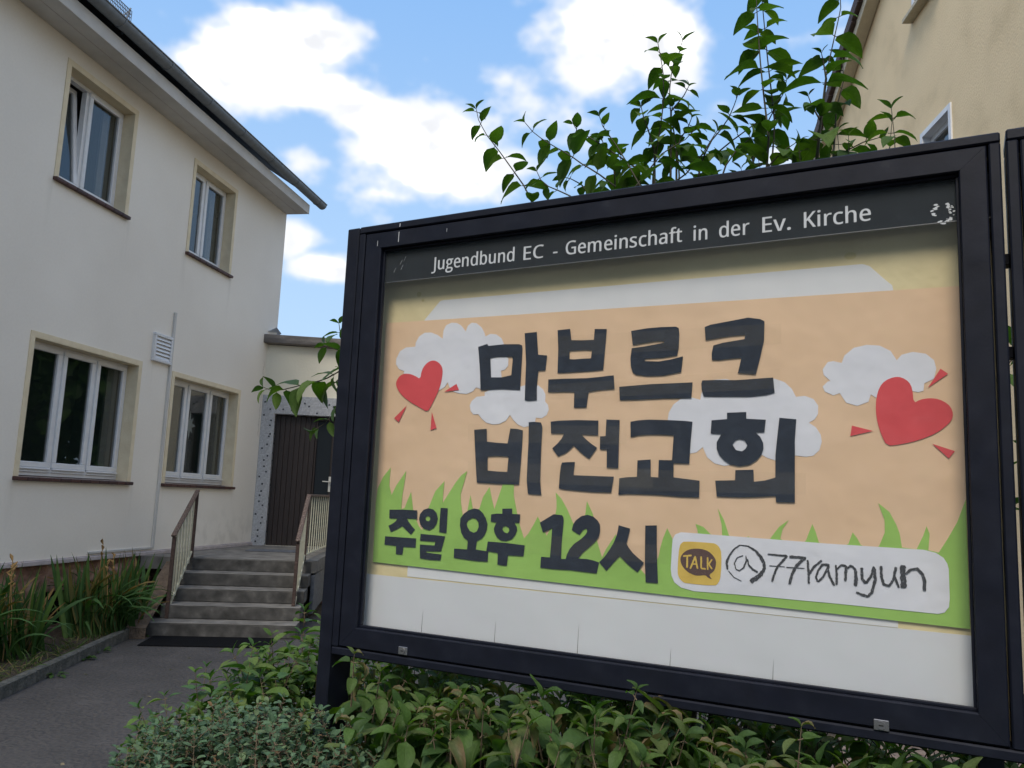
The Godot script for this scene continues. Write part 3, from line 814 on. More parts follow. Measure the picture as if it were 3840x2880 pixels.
# ---------- entrance annex, steps, railings ----------
func build_annex() -> void:
	var T := annex_turn()
	var a := thing("entrance_annex", "low flat roofed entrance annex in cream render with mosaic door surround", "building", HOUSE, T)
	var mb := MB.new()
	mb.panel(-0.08, 3.1, 0.0, 4.2, [[0.22, 1.27, 0.80, 3.03]], 0.0, -0.3)
	put(a, "wall", mb.mesh(), M.annex)
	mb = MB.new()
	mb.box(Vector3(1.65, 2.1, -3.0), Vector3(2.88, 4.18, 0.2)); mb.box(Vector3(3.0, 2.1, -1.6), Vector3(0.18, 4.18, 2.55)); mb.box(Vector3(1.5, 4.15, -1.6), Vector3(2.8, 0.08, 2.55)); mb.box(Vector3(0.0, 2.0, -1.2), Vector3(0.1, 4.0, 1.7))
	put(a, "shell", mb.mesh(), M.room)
	mb = MB.new()
	mb.bevel(Vector3(1.49, 4.285, -1.4), Vector3(3.44, 0.15, 3.1), 0.012)
	put(a, "roof_edge", mb.mesh(), M.fascia)
	mb = MB.new()
	mb.bevel(Vector3(-0.02, 4.42, -0.25), Vector3(0.36, 0.012, 0.55), 0.002, Basis(Vector3.BACK, 0.5))
	mb.bevel(Vector3(-0.14, 4.47, 0.02), Vector3(0.02, 0.10, 0.3), 0.002)
	put(a, "flashing", mb.mesh(), M.flash)
	mb = MB.new()   # mosaic surround, lining the door reveal
	mb.panel(0.0, 1.52, 0.805, 3.33, [[0.20, 1.28, 0.70, 3.02]], 0.016, 0.002)
	mb.box(Vector3(0.212, 1.91, -0.075), Vector3(0.016, 2.20, 0.16)); mb.box(Vector3(1.266, 1.91, -0.075), Vector3(0.016, 2.20, 0.16)); mb.box(Vector3(0.74, 3.02, -0.075), Vector3(1.03, 0.016, 0.16))
	var ds := part(a, "door_surround")
	put(ds, "mosaic_facing", mb.mesh(), M.mosaic)
	mb = MB.new()
	mb.bevel(Vector3.ZERO, Vector3(0.028, 0.028, 0.005), 0.001)
	var tm := mb.mesh()
	var r := RandomNumberGenerator.new()
	r.seed = 4
	for k in 25:
		put(ds, "dark_tile", tm, M.tessera, Transform3D(Basis(Vector3.BACK, r.randf_range(-0.06, 0.06)), Vector3(0.03 + 0.14 * r.randf(), 0.85 + k * 0.097 + r.randf_range(-0.03, 0.03), 0.018)))
	for k in 11:
		put(ds, "dark_tile", tm, M.tessera, Transform3D(Basis(Vector3.BACK, r.randf_range(-0.06, 0.06)), Vector3(0.27 + k * 0.105 + r.randf_range(-0.03, 0.03), 3.05 + 0.25 * r.randf(), 0.018)))
	for k in 14:
		put(ds, "dark_tile", tm, M.tessera, Transform3D(Basis(Vector3.UP, PI / 2), Vector3(0.222, 0.86 + k * 0.152 + r.randf_range(-0.04, 0.04), -0.02 - 0.1 * fposmod(k * 0.618, 1.0))))
	var d := part(a, "door")
	for k in 8:   # vertical boards
		mb = MB.new()
		mb.bevel(Vector3(0.264 + k * 0.0855, 1.905, -0.14), Vector3(0.0835, 2.2, 0.04), 0.005)
		put(d, "board", mb.mesh(), M.door)
	mb = MB.new()
	mb.box(Vector3(0.74, 1.905, -0.175), Vector3(1.06, 2.24, 0.02))
	put(d, "backing", mb.mesh(), M.door)
	mb = MB.new()
	mb.bevel(Vector3(1.225, 1.905, -0.14), Vector3(0.07, 2.2, 0.05), 0.006); mb.bevel(Vector3(1.06, 2.975, -0.14), Vector3(0.25, 0.07, 0.05), 0.006); mb.bevel(Vector3(1.06, 0.87, -0.14), Vector3(0.25, 0.13, 0.05), 0.006); mb.bevel(Vector3(0.926, 1.905, -0.13), Vector3(0.03, 2.2, 0.05), 0.006)
	put(d, "frame", mb.mesh(), M.door)
	mb = MB.new()
	mb.box(Vector3(1.07, 1.93, -0.15), Vector3(0.25, 2.02, 0.01))
	put(d, "glass_strip", mb.mesh(), M.door_glass)
	mb = MB.new()
	mb.bevel(Vector3(1.205, 1.86, -0.108), Vector3(0.042, 0.26, 0.012), 0.004)
	mb.tube([Vector3(1.205, 1.90, -0.105), Vector3(1.205, 1.90, -0.06), Vector3(1.19, 1.90, -0.05), Vector3(1.085, 1.905, -0.05)], [0.010, 0.010, 0.010, 0.009], 8)
	put(d, "handle", mb.mesh(), M.handle)
	# steps
	var s := thing("entrance_steps", "worn grey concrete steps climbing to the brown entrance door", "steps", HOUSE, T)
	var fm := [4.28, 3.97, 3.65, 3.32, 2.98]
	for k in 4:
		mb = MB.new()
		var back: float = fm[k + 1] - 0.06
		var x0 := -0.42 if k == 0 else -0.32
		mb.bevel(Vector3((x0 + 1.30) / 2, 0.16 * k + 0.0735, (fm[k] + back) / 2), Vector3(1.30 - x0, 0.145, fm[k] - back), 0.008)
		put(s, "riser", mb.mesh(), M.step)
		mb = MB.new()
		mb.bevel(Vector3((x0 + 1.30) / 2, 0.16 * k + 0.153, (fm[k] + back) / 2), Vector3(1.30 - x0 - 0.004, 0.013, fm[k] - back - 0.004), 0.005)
		put(s, "tread", mb.mesh(), M.landing)  # paler than its riser: worn dusty top, plus top light put into the colour
	mb = MB.new()
	var lp := PackedVector2Array([Vector2(-0.36, -2.98), Vector2(1.30, -2.98), Vector2(1.36, -2.9), Vector2(1.44, 0.02), Vector2(-0.02, 0.02), Vector2(-0.88, -2.98)])
	if Geometry2D.is_polygon_clockwise(lp): lp.reverse()
	mb.prism(lp, 0.64, 0.80)
	put(s, "landing", mb.mesh(), M.landing, Transform3D(Basis(Vector3.RIGHT, -PI / 2), Vector3.ZERO))
	mb = MB.new()
	mb.bevel(Vector3(0.47, 0.715, 2.983), Vector3(1.66, 0.145, 0.012), 0.004)
	put(s, "riser", mb.mesh(), M.step)  # darker plate over the landing front; its shade is put into the colour
	mb = MB.new()
	mb.box(Vector3(0.42, 0.3, 1.45), Vector3(1.6, 0.66, 2.84))
	put(s, "core", mb.mesh(), M.step)
	mb = MB.new()
	mb.bevel(Vector3(0.62, 0.806, 1.25), Vector3(0.9, 0.008, 0.5), 0.003)
	put(s, "foot_grate", mb.mesh(), M.slate)
	mb = MB.new()   # slate slab on the side
	mb.bevel(Vector3(1.325, 0.36, 2.2), Vector3(0.05, 0.5, 1.5), 0.006)
	put(s, "slate_slab", mb.mesh(), M.slate)
	mb = MB.new()
	mb.bevel(Vector3.ZERO, Vector3(0.05, 0.062, 0.22), 0.006)
	var bmesh := mb.mesh()
	for row in 8:
		for c in 5:
			put(s, "brick", bmesh, M.brick, Transform3D(Basis.IDENTITY, Vector3(1.315, 0.07 + row * 0.074, 0.2 + c * 0.235 + (0.11 if row % 2 else 0.0))))
	mb = MB.new()   # sloping cheek between the steps and the plinth
	var cp := PackedVector2Array([Vector2(2.9, 0.0), Vector2(4.45, 0.0), Vector2(4.45, 0.12), Vector2(3.0, 0.74), Vector2(2.9, 0.74)])
	mb.prism(cp, -0.11, 0.11)
	put(s, "cheek_wall", mb.mesh(), M.cheek, Transform3D(Basis(Vector3.UP, -PI / 2), Vector3(-0.44, 0, 0)))
	# door mat
	mb = MB.new()
	mb.bevel(Vector3(0.40, 0.009, 4.60), Vector3(1.36, 0.014, 0.6), 0.004)
	var mt := put(self, "door_mat", mb.mesh(), M.mat, Transform3D(Basis(Vector3.UP, T), HOUSE))
	tag(mt, "black rubber mat lying in front of the lowest step", "mat")
	# railings
	var rl := thing("stair_railing", "cream slatted stair railing with brown posts on the house wall side", "railing", HOUSE, T, "railings of the entrance steps")
	railing(rl, Vector3(-0.24, 0.16, 3.96), Vector3(-0.24, 0.80, 3.02), 0.95, 0.86, 6)
	var rr := thing("stair_railing", "cream slatted stair railing with worn rail turning onto the landing edge", "railing", HOUSE, T, "railings of the entrance steps")
	railing(rr, Vector3(1.2, 0.16, 3.84), Vector3(1.2, 0.80, 3.0), 0.93, 0.86, 6)
	mb = MB.new()
	mb.bar(Vector3(1.2, 1.665, 3.0), Vector3(1.34, 1.665, 0.12), 0.05, 0.03, Vector3.UP, 0.006)
	put(rr, "handrail", mb.mesh(), M.handrail)
	mb = MB.new()
	mb.bar(Vector3(1.2, 0.88, 3.0), Vector3(1.34, 0.88, 0.12), 0.03, 0.02, Vector3.UP, 0.003)
	put(rr, "bottom_rail", mb.mesh(), M.slat)
	mb = MB.new()
	mb.bevel(Vector3.ZERO, Vector3(0.014, 0.775, 0.06), 0.002)
	var sl := mb.mesh()
	for k in 13:
		put(rr, "slat", sl, M.slat, Transform3D(Basis(Vector3.UP, 0.05), Vector3(1.205 + k * 0.0104, 1.267, 2.88 - k * 0.215)))

func railing(o: Node3D, lo: Vector3, hi: Vector3, hl: float, hh: float, n: int) -> void:
	for q in [[lo, hl], [hi, hh]]:
		var mb := MB.new()
		mb.bevel(q[0] + Vector3(0, q[1] / 2, 0), Vector3(0.042, q[1], 0.042), 0.004)
		put(o, "post", mb.mesh(), M.rail_post)
	var mb2 := MB.new()
	mb2.bar(lo + Vector3(0, hl + 0.012, 0.05), hi + Vector3(0, hh + 0.012, -0.02), 0.055, 0.03, Vector3.UP, 0.006)
	put(o, "handrail", mb2.mesh(), M.handrail)
	mb2 = MB.new()
	mb2.bar(lo + Vector3(0, 0.12, -0.03), hi + Vector3(0, 0.08, 0.03), 0.03, 0.02, Vector3.UP, 0.003)
	put(o, "bottom_rail", mb2.mesh(), M.slat)
	for k in n:
		var t := (k + 1.0) / (n + 1)
		var p := lo.lerp(hi, t)
		var top := lerpf(hl, hh, t) - 0.012
		var bot := lerpf(0.06, 0.02, t)
		var m := MB.new()
		m.bevel(p + Vector3(0, (top + bot) / 2, 0), Vector3(0.014, top - bot, 0.06), 0.002)
		put(o, "slat", m.mesh(), M.slat)

func build_kerb() -> void:
	var a := Vector2(-9.0, 2.06); var b := Vector2(-3.35, 0.50)   # house frame x, z
	var n := 7
	for k in n:
		var p := a.lerp(b, float(k) / n); var q := a.lerp(b, float(k + 1) / n)
		var mb := MB.new()
		var d := (q - p).normalized() * 0.004
		mb.bar(Vector3(p.x + d.x, 0.05, p.y + d.y), Vector3(q.x - d.x, 0.05 + rng.randf_range(-0.004, 0.004), q.y - d.y), 0.075, 0.13, Vector3.UP, 0.012)
		var o := put(self, "kerb_stone", mb.mesh(), M.kerb, Transform3D(Basis(Vector3.UP, house_turn()), HOUSE))
		tag(o, "weathered concrete edging stone between the iris bed and the path" if k < n - 1 else "last concrete edging stone of the iris bed, ending at the lowest step", "kerb", "edging stones of the iris bed")

# ---------- yellow house on the right ----------
func build_yellow_house() -> void:
	# local -x runs along the wall away from the camera, z looks towards the path
	var right := Vector3(0.878451, 0, -0.477832)
	var origin := Vector3(CAM.x, 0, CAM.z) + right * 4.5
	var h := thing("yellow_house", "tall gable house in rough yellow render with brown verge tiles", "house", origin, atan2(-0.91675, 0.39945))
	var top := func(s: float) -> float: return 9.85 - (s - 12.29) * 0.478
	var win := [-10.78, -9.84, 5.5, 6.88]
	var ridge := 9.2
	var y0: float = top.call(16.5)
	var yr: float = top.call(ridge)
	var mb := MB.new()
	mb.panel(-16.5, -2.5, 0.0, y0, [win], 0.0, -0.3)
	mb.prism(PackedVector2Array([Vector2(-16.5, y0), Vector2(-2.5, y0), Vector2(-2.5, yr - (ridge - 2.5) * 0.478), Vector2(-ridge, yr)]), -0.3, 0.0)
	put(h, "wall", mb.mesh(), M.yellow)
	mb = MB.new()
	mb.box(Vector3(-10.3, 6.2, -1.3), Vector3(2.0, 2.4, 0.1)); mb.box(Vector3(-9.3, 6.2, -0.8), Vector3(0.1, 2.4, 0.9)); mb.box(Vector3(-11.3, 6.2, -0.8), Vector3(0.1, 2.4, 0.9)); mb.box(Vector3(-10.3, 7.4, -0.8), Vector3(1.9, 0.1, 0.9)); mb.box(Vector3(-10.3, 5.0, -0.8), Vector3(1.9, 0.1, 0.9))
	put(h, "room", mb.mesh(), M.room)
	# verge board and tiles running down the gable
	var a := Vector3(-17.6, top.call(17.6), 0.0)
	var b := Vector3(-ridge, yr, 0.0)
	mb = MB.new()
	mb.bar(a + Vector3(0, 0.02, 0.11), b + Vector3(0, 0.02, 0.11), 0.2, 0.26, Vector3.UP, 0.005)
	put(h, "barge_board", mb.mesh(), M.barge)
	mb = MB.new()
	mb.bar(a + Vector3(0, 0.12, -2.6), b + Vector3(0, 0.12, -2.6), 4.6, 0.06, Vector3.UP)
	put(h, "roof", mb.mesh(), M.verge)
	var n := 26
	var dir := (b - a).normalized()
	var L := (b - a).length()
	for i in n:
		mb = MB.new()
		var p0 := a + dir * (L * i / n) + Vector3(0, 0.19, 0.17)
		var p1 := a + dir * (L * (i + 1) / n + 0.05) + Vector3(0, 0.16, 0.17)
		mb.bar(p0, p1, 0.24, 0.22, Vector3.UP, 0.012)
		put(h, "verge_tile", mb.mesh(), M.verge)
	# gable window with white surround
	var w := part(h, "window")
	mb = MB.new()
	mb.panel(win[0], win[1], win[2], win[3], [[win[0] + 0.07, win[1] - 0.07, win[2] + 0.07, win[3] - 0.07]], 0.02, -0.16)
	put(w, "surround", mb.mesh(), M.white)
	mb = MB.new()
	mb.panel(win[0] + 0.071, win[1] - 0.071, win[2] + 0.071, win[3] - 0.071, [[win[0] + 0.14, win[1] - 0.14, win[2] + 0.14, win[3] - 0.14]], -0.10, -0.15)
	put(w, "sash", mb.mesh(), M.white)
	mb = MB.new()
	mb.box(Vector3((win[0] + win[1]) / 2, (win[2] + win[3]) / 2, -0.13), Vector3(win[1] - win[0] - 0.27, win[3] - win[2] - 0.27, 0.005))
	put(w, "pane", mb.mesh(), M.pane)
	# upper window: its sill and frame foot come into view
	var w2 := part(h, "window")
	mb = MB.new()
	mb.bevel(Vector3(-10.46, 8.665, 0.06), Vector3(1.05, 0.06, 0.16), 0.006)
	put(w2, "sill", mb.mesh(), M.barge)
	mb = MB.new()
	mb.panel(-10.94, -9.98, 8.70, 9.9, [[-10.86, -10.06, 8.78, 9.82]], 0.02, 0.002)
	put(w2, "surround", mb.mesh(), M.white)
	mb = MB.new()
	mb.box(Vector3(-10.46, 9.3, 0.006), Vector3(0.79, 1.03, 0.006))
	put(w2, "pane", mb.mesh(), M.door_glass)

# ---------- notice case and poster ----------
func bar_case(o: Node3D, called: String, x0: float, x1: float, y0: float, y1: float, z0: float, z1: float, r := 0.003) -> void:
	var mb := MB.new()
	mb.bevel(Vector3((x0 + x1) / 2, SY + (y0 + y1) / 2, (z0 + z1) / 2), Vector3(x1 - x0, y1 - y0, z1 - z0), r)
	put(o, called, mb.mesh(), M.case)

func mitre(o: Node3D, pts: Array) -> void:   # one door rail: outer edge, inner edge, chamfered lip
	var mb := MB.new()
	var zf := 0.012
	var mid := Vector3(0, 0, -0.004)
	for p in pts: mid += Vector3(p[0], SY + p[1], 0) / 4.0
	var f := []; var g := []; var b := []
	var c := Vector2.ZERO
	for p in pts: c += Vector2(p[0], p[1]) / 4.0
	for i in 4:
		var p := Vector2(pts[i][0], pts[i][1])
		var across := Vector2(pts[3 - i][0], pts[3 - i][1])
		var q := p.lerp(across, 0.05)
		f.push_back(Vector3(q.x, SY + q.y, zf)); g.push_back(Vector3(p.x, SY + p.y, zf - 0.003)); b.push_back(Vector3(p.x, SY + p.y, -0.016))
	mb.face(f, mid); mb.face(b, mid)
	for i in 4:
		var j := (i + 1) % 4
		mb.face([f[i], f[j], g[j], g[i]], mid); mb.face([g[i], g[j], b[j], b[i]], mid)
	put(o, "door_rail", mb.mesh(), M.case)

func build_case() -> void:
	var o := thing("notice_case", "black metal notice case with locked glass door holding the paper poster", "notice case", Vector3(SX, 0, 0))
	# housing frame
	bar_case(o, "housing_rail", -0.076, 1.453, 1.048, 1.068, -0.085, 0.012)
	bar_case(o, "housing_rail", -0.076, 1.453, -0.074, -0.054, -0.085, 0.012)
	bar_case(o, "housing_rail", -0.076, -0.056, -0.0535, 1.0475, -0.085, 0.012)
	bar_case(o, "housing_rail", 1.433, 1.453, -0.0535, 1.0475, -0.085, 0.012)
	# mitred door rails
	var e := 0.0035
	var X0 := -0.056 + e; var X1 := 1.433 - e; var Y0 := -0.054 + e; var Y1 := 1.048 - e
	var a0 := 0.0; var a1 := 1.382; var b0 := 0.0; var b1 := 0.9995
	mitre(o, [[X0, Y1], [X1, Y1], [a1, b1], [a0, b1]])
	mitre(o, [[X0, Y0], [X1, Y0], [a1, b0], [a0, b0]])
	mitre(o, [[X0, Y0 + 0.0005], [X0, Y1 - 0.0005], [a0, b1 - 0.0005], [a0, b0 + 0.0005]])
	mitre(o, [[X1, Y0 + 0.0005], [X1, Y1 - 0.0005], [a1, b1 - 0.0005], [a1, b0 + 0.0005]])
	# rubber bead round the glass
	for q in [[0.0, 1.382, 0.9935, 0.9993], [0.0, 1.382, 0.0002, 0.006], [0.0002, 0.006, 0.0062, 0.9933], [1.376, 1.3818, 0.0062, 0.9933]]:
		bar_case(o, "glazing_bead", q[0], q[1], q[2], q[3], -0.012, -0.001, 0.001)
	var mb := MB.new()
	mb.box(Vector3(0.691, SY + 0.5, -0.0075), Vector3(1.39, 1.006, 0.004))
	put(o, "glass_door", mb.mesh(), M.case_glass)
	mb = MB.new()
	mb.box(Vector3(0.6885, SY + 0.497, -0.0585), Vector3(1.489, 1.10, 0.006))
	put(o, "backboard", mb.mesh(), M.board)
	mb = MB.new()
	mb.box(Vector3(0.6885, SY + 0.497, -0.072), Vector3(1.489, 1.10, 0.018))
	put(o, "rear_panel", mb.mesh(), M.case)
	# header strip with its lettering
	var hs := part(o, "header_strip")
	mb = MB.new()
	mb.bevel(Vector3(0.691, SY + 0.9535, -0.0135), Vector3(1.486, 0.0895, 0.003), 0.0006)
	put(hs, "strip", mb.mesh(), M.header)
	mb = MB.new()
	mb.box(Vector3(0.691, SY + 0.9883, -0.0118), Vector3(1.38, 0.0009, 0.0006))
	put(hs, "crease", mb.mesh(), M.keyhole)
	mb = MB.new()
	mb.box(Vector3(0.691, SY + 0.9086, -0.0130), Vector3(1.486, 0.0012, 0.0046))
	put(hs, "bright_edge", mb.mesh(), M.lock)
	for w in [["Jugendbund", 154.6, 401.2], ["EC", 427.7, 482.2], ["-", 508.9, 520.0], ["Gemeinschaft", 542.8, 830.0], ["in", 857.0, 887.5], ["der", 914.5, 979.6], ["Ev.", 1007.7, 1065.9], ["Kirche", 1093.2, 1222.6]]:
		var f := SystemFont.new()
		f.font_names = PackedStringArray(["Droid Sans"])
		var tm := TextMesh.new()
		tm.text = w[0]
		tm.font = f
		tm.font_size = 64
		tm.pixel_size = 0.001
		tm.depth = 0.003
		tm.curve_step = 1.0
		tm.horizontal_alignment = HORIZONTAL_ALIGNMENT_LEFT
		tm.vertical_alignment = VERTICAL_ALIGNMENT_BOTTOM
		var bb := tm.get_aabb()
		var sy := 0.034 / 0.0457   # capital height to 34 mm
		var sx: float = (w[2] - w[1]) * 0.001 / bb.size.x
		if w[0] == "-": sx = 0.0112 / bb.size.x
		var both := SurfaceTool.new()   # two strikes a hair apart give the medium weight
		both.begin(Mesh.PRIMITIVE_TRIANGLES)
		both.append_from(tm, 0, Transform3D(Basis.IDENTITY, Vector3(-0.5, 0, 0) * 0.001))
		both.append_from(tm, 0, Transform3D(Basis.IDENTITY, Vector3(0.6, 0.3, 0.5) * 0.001))
		var tw := put(hs, "lettering", both.commit(), M.letter_white, Transform3D(Basis.from_scale(Vector3(sx, sy, 0.2)), Vector3((w[1]) * 0.001 - bb.position.x * sx, 0, -0.0116)))
		var drop := 0.0
		if w[0] in ["Jugendbund"]: drop = descender(tm)
		tw.position.y = SY + 0.9285 - (bb.position.y + drop) * sy
		if w[0] == "-": tw.position.y = SY + 0.9385 - bb.get_center().y * sy
	mb = MB.new()   # flaked film at the right end of the strip
	var r := RandomNumberGenerator.new()
	r.seed = 31
	for k in 52:
		var an: float = [4.4, 4.9, 5.3, 5.8, 0.3, 0.7, 2.3, 2.9][r.randi() % 8] + r.randf_range(-0.35, 0.35)
		var c := Vector2(1.352 + cos(an) * 0.017 + r.randf_range(-0.004, 0.004), 0.927 + sin(an) * 0.018 + r.randf_range(-0.004, 0.004))
		if c.x > 1.372: continue
		var q := PackedVector2Array()
		var rr := r.randf_range(0.0012, 0.0042)
		for j in 6: q.push_back(c + Vector2(cos(TAU * j / 6), sin(TAU * j / 6) * 0.6) * rr * r.randf_range(0.5, 1.2))
		mb.prism(q, -0.0118, -0.0114 + k * 0.000004)
	for k in 4:
		var x := 0.012 + r.randf() * 0.09
		var y := 0.925 + r.randf() * 0.05
		mb.prism(PackedVector2Array([Vector2(x, y), Vector2(x + 0.0005, y), Vector2(x + 0.007, y + 0.013), Vector2(x + 0.0066, y + 0.013)]), -0.0118, -0.0113)
	var fl := put(hs, "flaked_film", mb.mesh(), M.flake, Transform3D(Basis.IDENTITY, Vector3(0, SY, 0)))
	fl.set_meta("kind", "stuff")
	# lower white sheet with its short slits
	mb = MB.new()
	mb.prism(PackedVector2Array([Vector2(-0.052, -0.05), Vector2(1.43, -0.05), Vector2(1.43, 0.1248), Vector2(-0.052, 0.1308)]), -0.0425, -0.0405)
	put(o, "lower_panel", mb.mesh(), M.panel, Transform3D(Basis.IDENTITY, Vector3(0, SY, 0)))
	mb = MB.new()
	for q in [[0.164, 0.055], [0.374, 0.05], [0.590, 0.066], [0.806, 0.038], [1.02, 0.042]]:
		var x: float = q[0]
		mb.prism(PackedVector2Array([Vector2(x, -0.02), Vector2(x + 0.0012, -0.02), Vector2(x + 0.0026, q[1] * 0.6), Vector2(x + 0.0034, q[1]), Vector2(x + 0.0020, q[1] * 0.6)]), -0.0405, -0.0401)
	put(o, "slit", mb.mesh(), M.keyhole, Transform3D(Basis.IDENTITY, Vector3(0, SY, 0)))
	# locks
	for p in [Vector2(0.1505, -0.0385), Vector2(1.2258, -0.0443)]:
		var lk := part(o, "lock")
		mb = MB.new()
		mb.bevel(Vector3(p.x, SY + p.y, 0.0135), Vector3(0.026, 0.019, 0.004), 0.001)
		put(lk, "plate", mb.mesh(), M.lock)
		mb = MB.new()
		mb.tube([Vector3(p.x, SY + p.y, 0.0145), Vector3(p.x, SY + p.y, 0.0175)], [0.0072], 16)
		put(lk, "cylinder", mb.mesh(), M.lock)
		mb = MB.new()
		mb.box(Vector3(p.x, SY + p.y, 0.0178), Vector3(0.008, 0.0022, 0.0008))
		put(lk, "keyhole", mb.mesh(), M.keyhole)
	# hinge seen behind the glass on the left
	mb = MB.new()
	mb.bevel(Vector3(-0.046, SY + 0.655, -0.036), Vector3(0.012, 0.07, 0.02), 0.002)
	put(o, "hinge", mb.mesh(), M.lock)
	# post
	mb = MB.new()
	mb.bevel(Vector3(-0.1, (SY + 1.068) / 2, -0.035), Vector3(0.041, SY + 1.068, 0.09), 0.003)
	put(o, "post", mb.mesh(), M.case)
	mb = MB.new()
	mb.bevel(Vector3(1.40, (SY - 0.075) / 2, -0.045), Vector3(0.041, SY - 0.075, 0.06), 0.003)
	put(o, "post", mb.mesh(), M.case)
	for y in [0.9, 0.1]:
		bar_case(o, "bracket", -0.0794, -0.0762, y, y + 0.03, -0.05, -0.01, 0.0004)
	# dried streaks on the top rail
	mb = MB.new()
	for q in [[0.0575, 1.010, 0.0016, 0.030], [0.0590, 1.052, 0.0020, 0.010], [-0.012, 1.006, 0.0010, 0.016], [0.211, 1.020, 0.0008, 0.010]]:
		mb.prism(PackedVector2Array([Vector2(q[0], q[1]), Vector2(q[0] + q[2], q[1] + 0.001), Vector2(q[0] + q[2] * 1.3, q[1] + q[3]), Vector2(q[0] + q[2] * 0.2, q[1] + q[3] * 0.9)]), 0.0115, 0.0124)
	put(o, "dried_streak", mb.mesh(), M.flake, Transform3D(Basis.IDENTITY, Vector3(0, SY, 0)))
	# dried glue spots and grime on the backboard
	mb = MB.new()
	for q in [[1.178, 0.872, 0.012, 0.008], [0.088, 0.880, 0.008, 0.007], [0.102, 0.862, 0.005, 0.004]]:
		var c := PackedVector2Array()
		for j in 12: c.push_back(Vector2(q[0] + cos(TAU * j / 12) * q[2], q[1] + sin(TAU * j / 12) * q[3]))
		mb.prism(c, -0.0556, -0.0552)
	put(o, "glue_spot", mb.mesh(), M.glue, Transform3D(Basis.IDENTITY, Vector3(0, SY, 0)))

	# the neighbouring case, cut by the edge of the view
	var n := thing("notice_case", "second black notice case standing beside the poster case, mostly cut off", "notice case", Vector3(SX + 1.462, 0, 0))
	bar_case(n, "housing_rail", 0.0, 0.02, -0.0535, 1.0475, -0.085, 0.014)
	bar_case(n, "housing_rail", 0.0, 1.5, 1.048, 1.070, -0.085, 0.014)
	bar_case(n, "housing_rail", 0.0, 1.5, -0.074, -0.054, -0.085, 0.014)
	bar_case(n, "housing_rail", 1.48, 1.5, -0.0535, 1.0475, -0.085, 0.014)
	bar_case(n, "door_rail", 0.0225, 0.075, -0.05, 1.045, -0.016, 0.016)
	bar_case(n, "door_rail", 1.425, 1.4775, -0.05, 1.045, -0.016, 0.016)
	bar_case(n, "door_rail", 0.0755, 1.4245, 0.995, 1.045, -0.016, 0.016)
	bar_case(n, "door_rail", 0.0755, 1.4245, -0.05, 0.0, -0.016, 0.016)
	mb = MB.new()
	mb.box(Vector3(0.75, SY + 0.5, -0.0075), Vector3(1.352, 0.998, 0.004))
	put(n, "glass_door", mb.mesh(), M.case_glass)
	mb = MB.new()
	mb.box(Vector3(0.75, SY + 0.497, -0.06), Vector3(1.455, 1.1, 0.006))
	put(n, "backboard", mb.mesh(), M.board)
	mb = MB.new()
	mb.bevel(Vector3(0.03, (SY + 1.06) / 2, -0.115), Vector3(0.05, SY + 1.06, 0.055), 0.003)
	put(n, "wooden_post", mb.mesh(), M.wood)
	for y in [0.83, 0.65]:
		var cl := MB.new()
		cl.bevel(Vector3(-0.0045, SY + y, -0.05), Vector3(0.0085, 0.022, 0.03), 0.001)
		put(n, "joining_clip", cl.mesh(), M.case)
	mb = MB.new()
	mb.bevel(Vector3(1.45, (SY - 0.075) / 2, -0.045), Vector3(0.041, SY - 0.075, 0.06), 0.003)
	put(n, "post", mb.mesh(), M.case)

func descender(tm: TextMesh) -> float:   # how far g hangs below the base line
	var t2 := TextMesh.new()
	t2.text = "d"
	t2.font = tm.font; t2.font_size = tm.font_size; t2.pixel_size = tm.pixel_size
	t2.vertical_alignment = VERTICAL_ALIGNMENT_BOTTOM
	return maxf(0.0, t2.get_aabb().position.y - tm.get_aabb().position.y)

func cut(o: Node3D, called: String, p: PackedVector2Array, z: float, m: Material, hole := PackedVector2Array()) -> MeshInstance3D:
	var mb := MB.new()
	mb.prism(p, z - 0.0004, z, hole)
	return put(o, called, mb.mesh(), m)

func ribbon(mb: MB, pts: PackedVector2Array, wid: Array, z: float, rough: float, r: RandomNumberGenerator) -> void:
	var cv := Curve2D.new()
	for i in pts.size():
		var t := Vector2.ZERO
		if i > 0 and i < pts.size() - 1: t = (pts[i + 1] - pts[i - 1]) * 0.16
		cv.add_point(pts[i], -t, t)
	var L := cv.get_baked_length()
	var n := maxi(4, int(L / 0.0022))
	var left := []; var right := []
	for i in n + 1:
		var s := L * i / n
		var p := cv.sample_baked(s)
		var d := (cv.sample_baked(minf(L, s + 0.001)) - cv.sample_baked(maxf(0, s - 0.001))).normalized()
		var q := Vector2(-d.y, d.x)
		var k := clampf(float(i) / n * (wid.size() - 1), 0, wid.size() - 1.001)
		var w := lerpf(wid[int(k)], wid[int(k) + 1], k - int(k)) * 0.0005
		if i == 0 or i == n: w *= 0.7
		left.push_back(p + q * w * (1.0 + r.randf_range(-rough, rough))); right.push_back(p - q * w * (1.0 + r.randf_range(-rough, rough)))
	for i in n:
		var a: Vector2 = left[i]; var b: Vector2 = right[i]; var c: Vector2 = right[i + 1]; var d: Vector2 = left[i + 1]
		mb.tri(Vector3(a.x, a.y, z), Vector3(b.x, b.y, z), Vector3(c.x, c.y, z)); mb.tri(Vector3(a.x, a.y, z), Vector3(c.x, c.y, z), Vector3(d.x, d.y, z))

func raw(a: Array) -> PackedVector2Array:
	var p := PackedVector2Array()
	for i in range(0, a.size(), 2): p.push_back(Vector2(a[i], a[i + 1]) * 0.001)
	return p

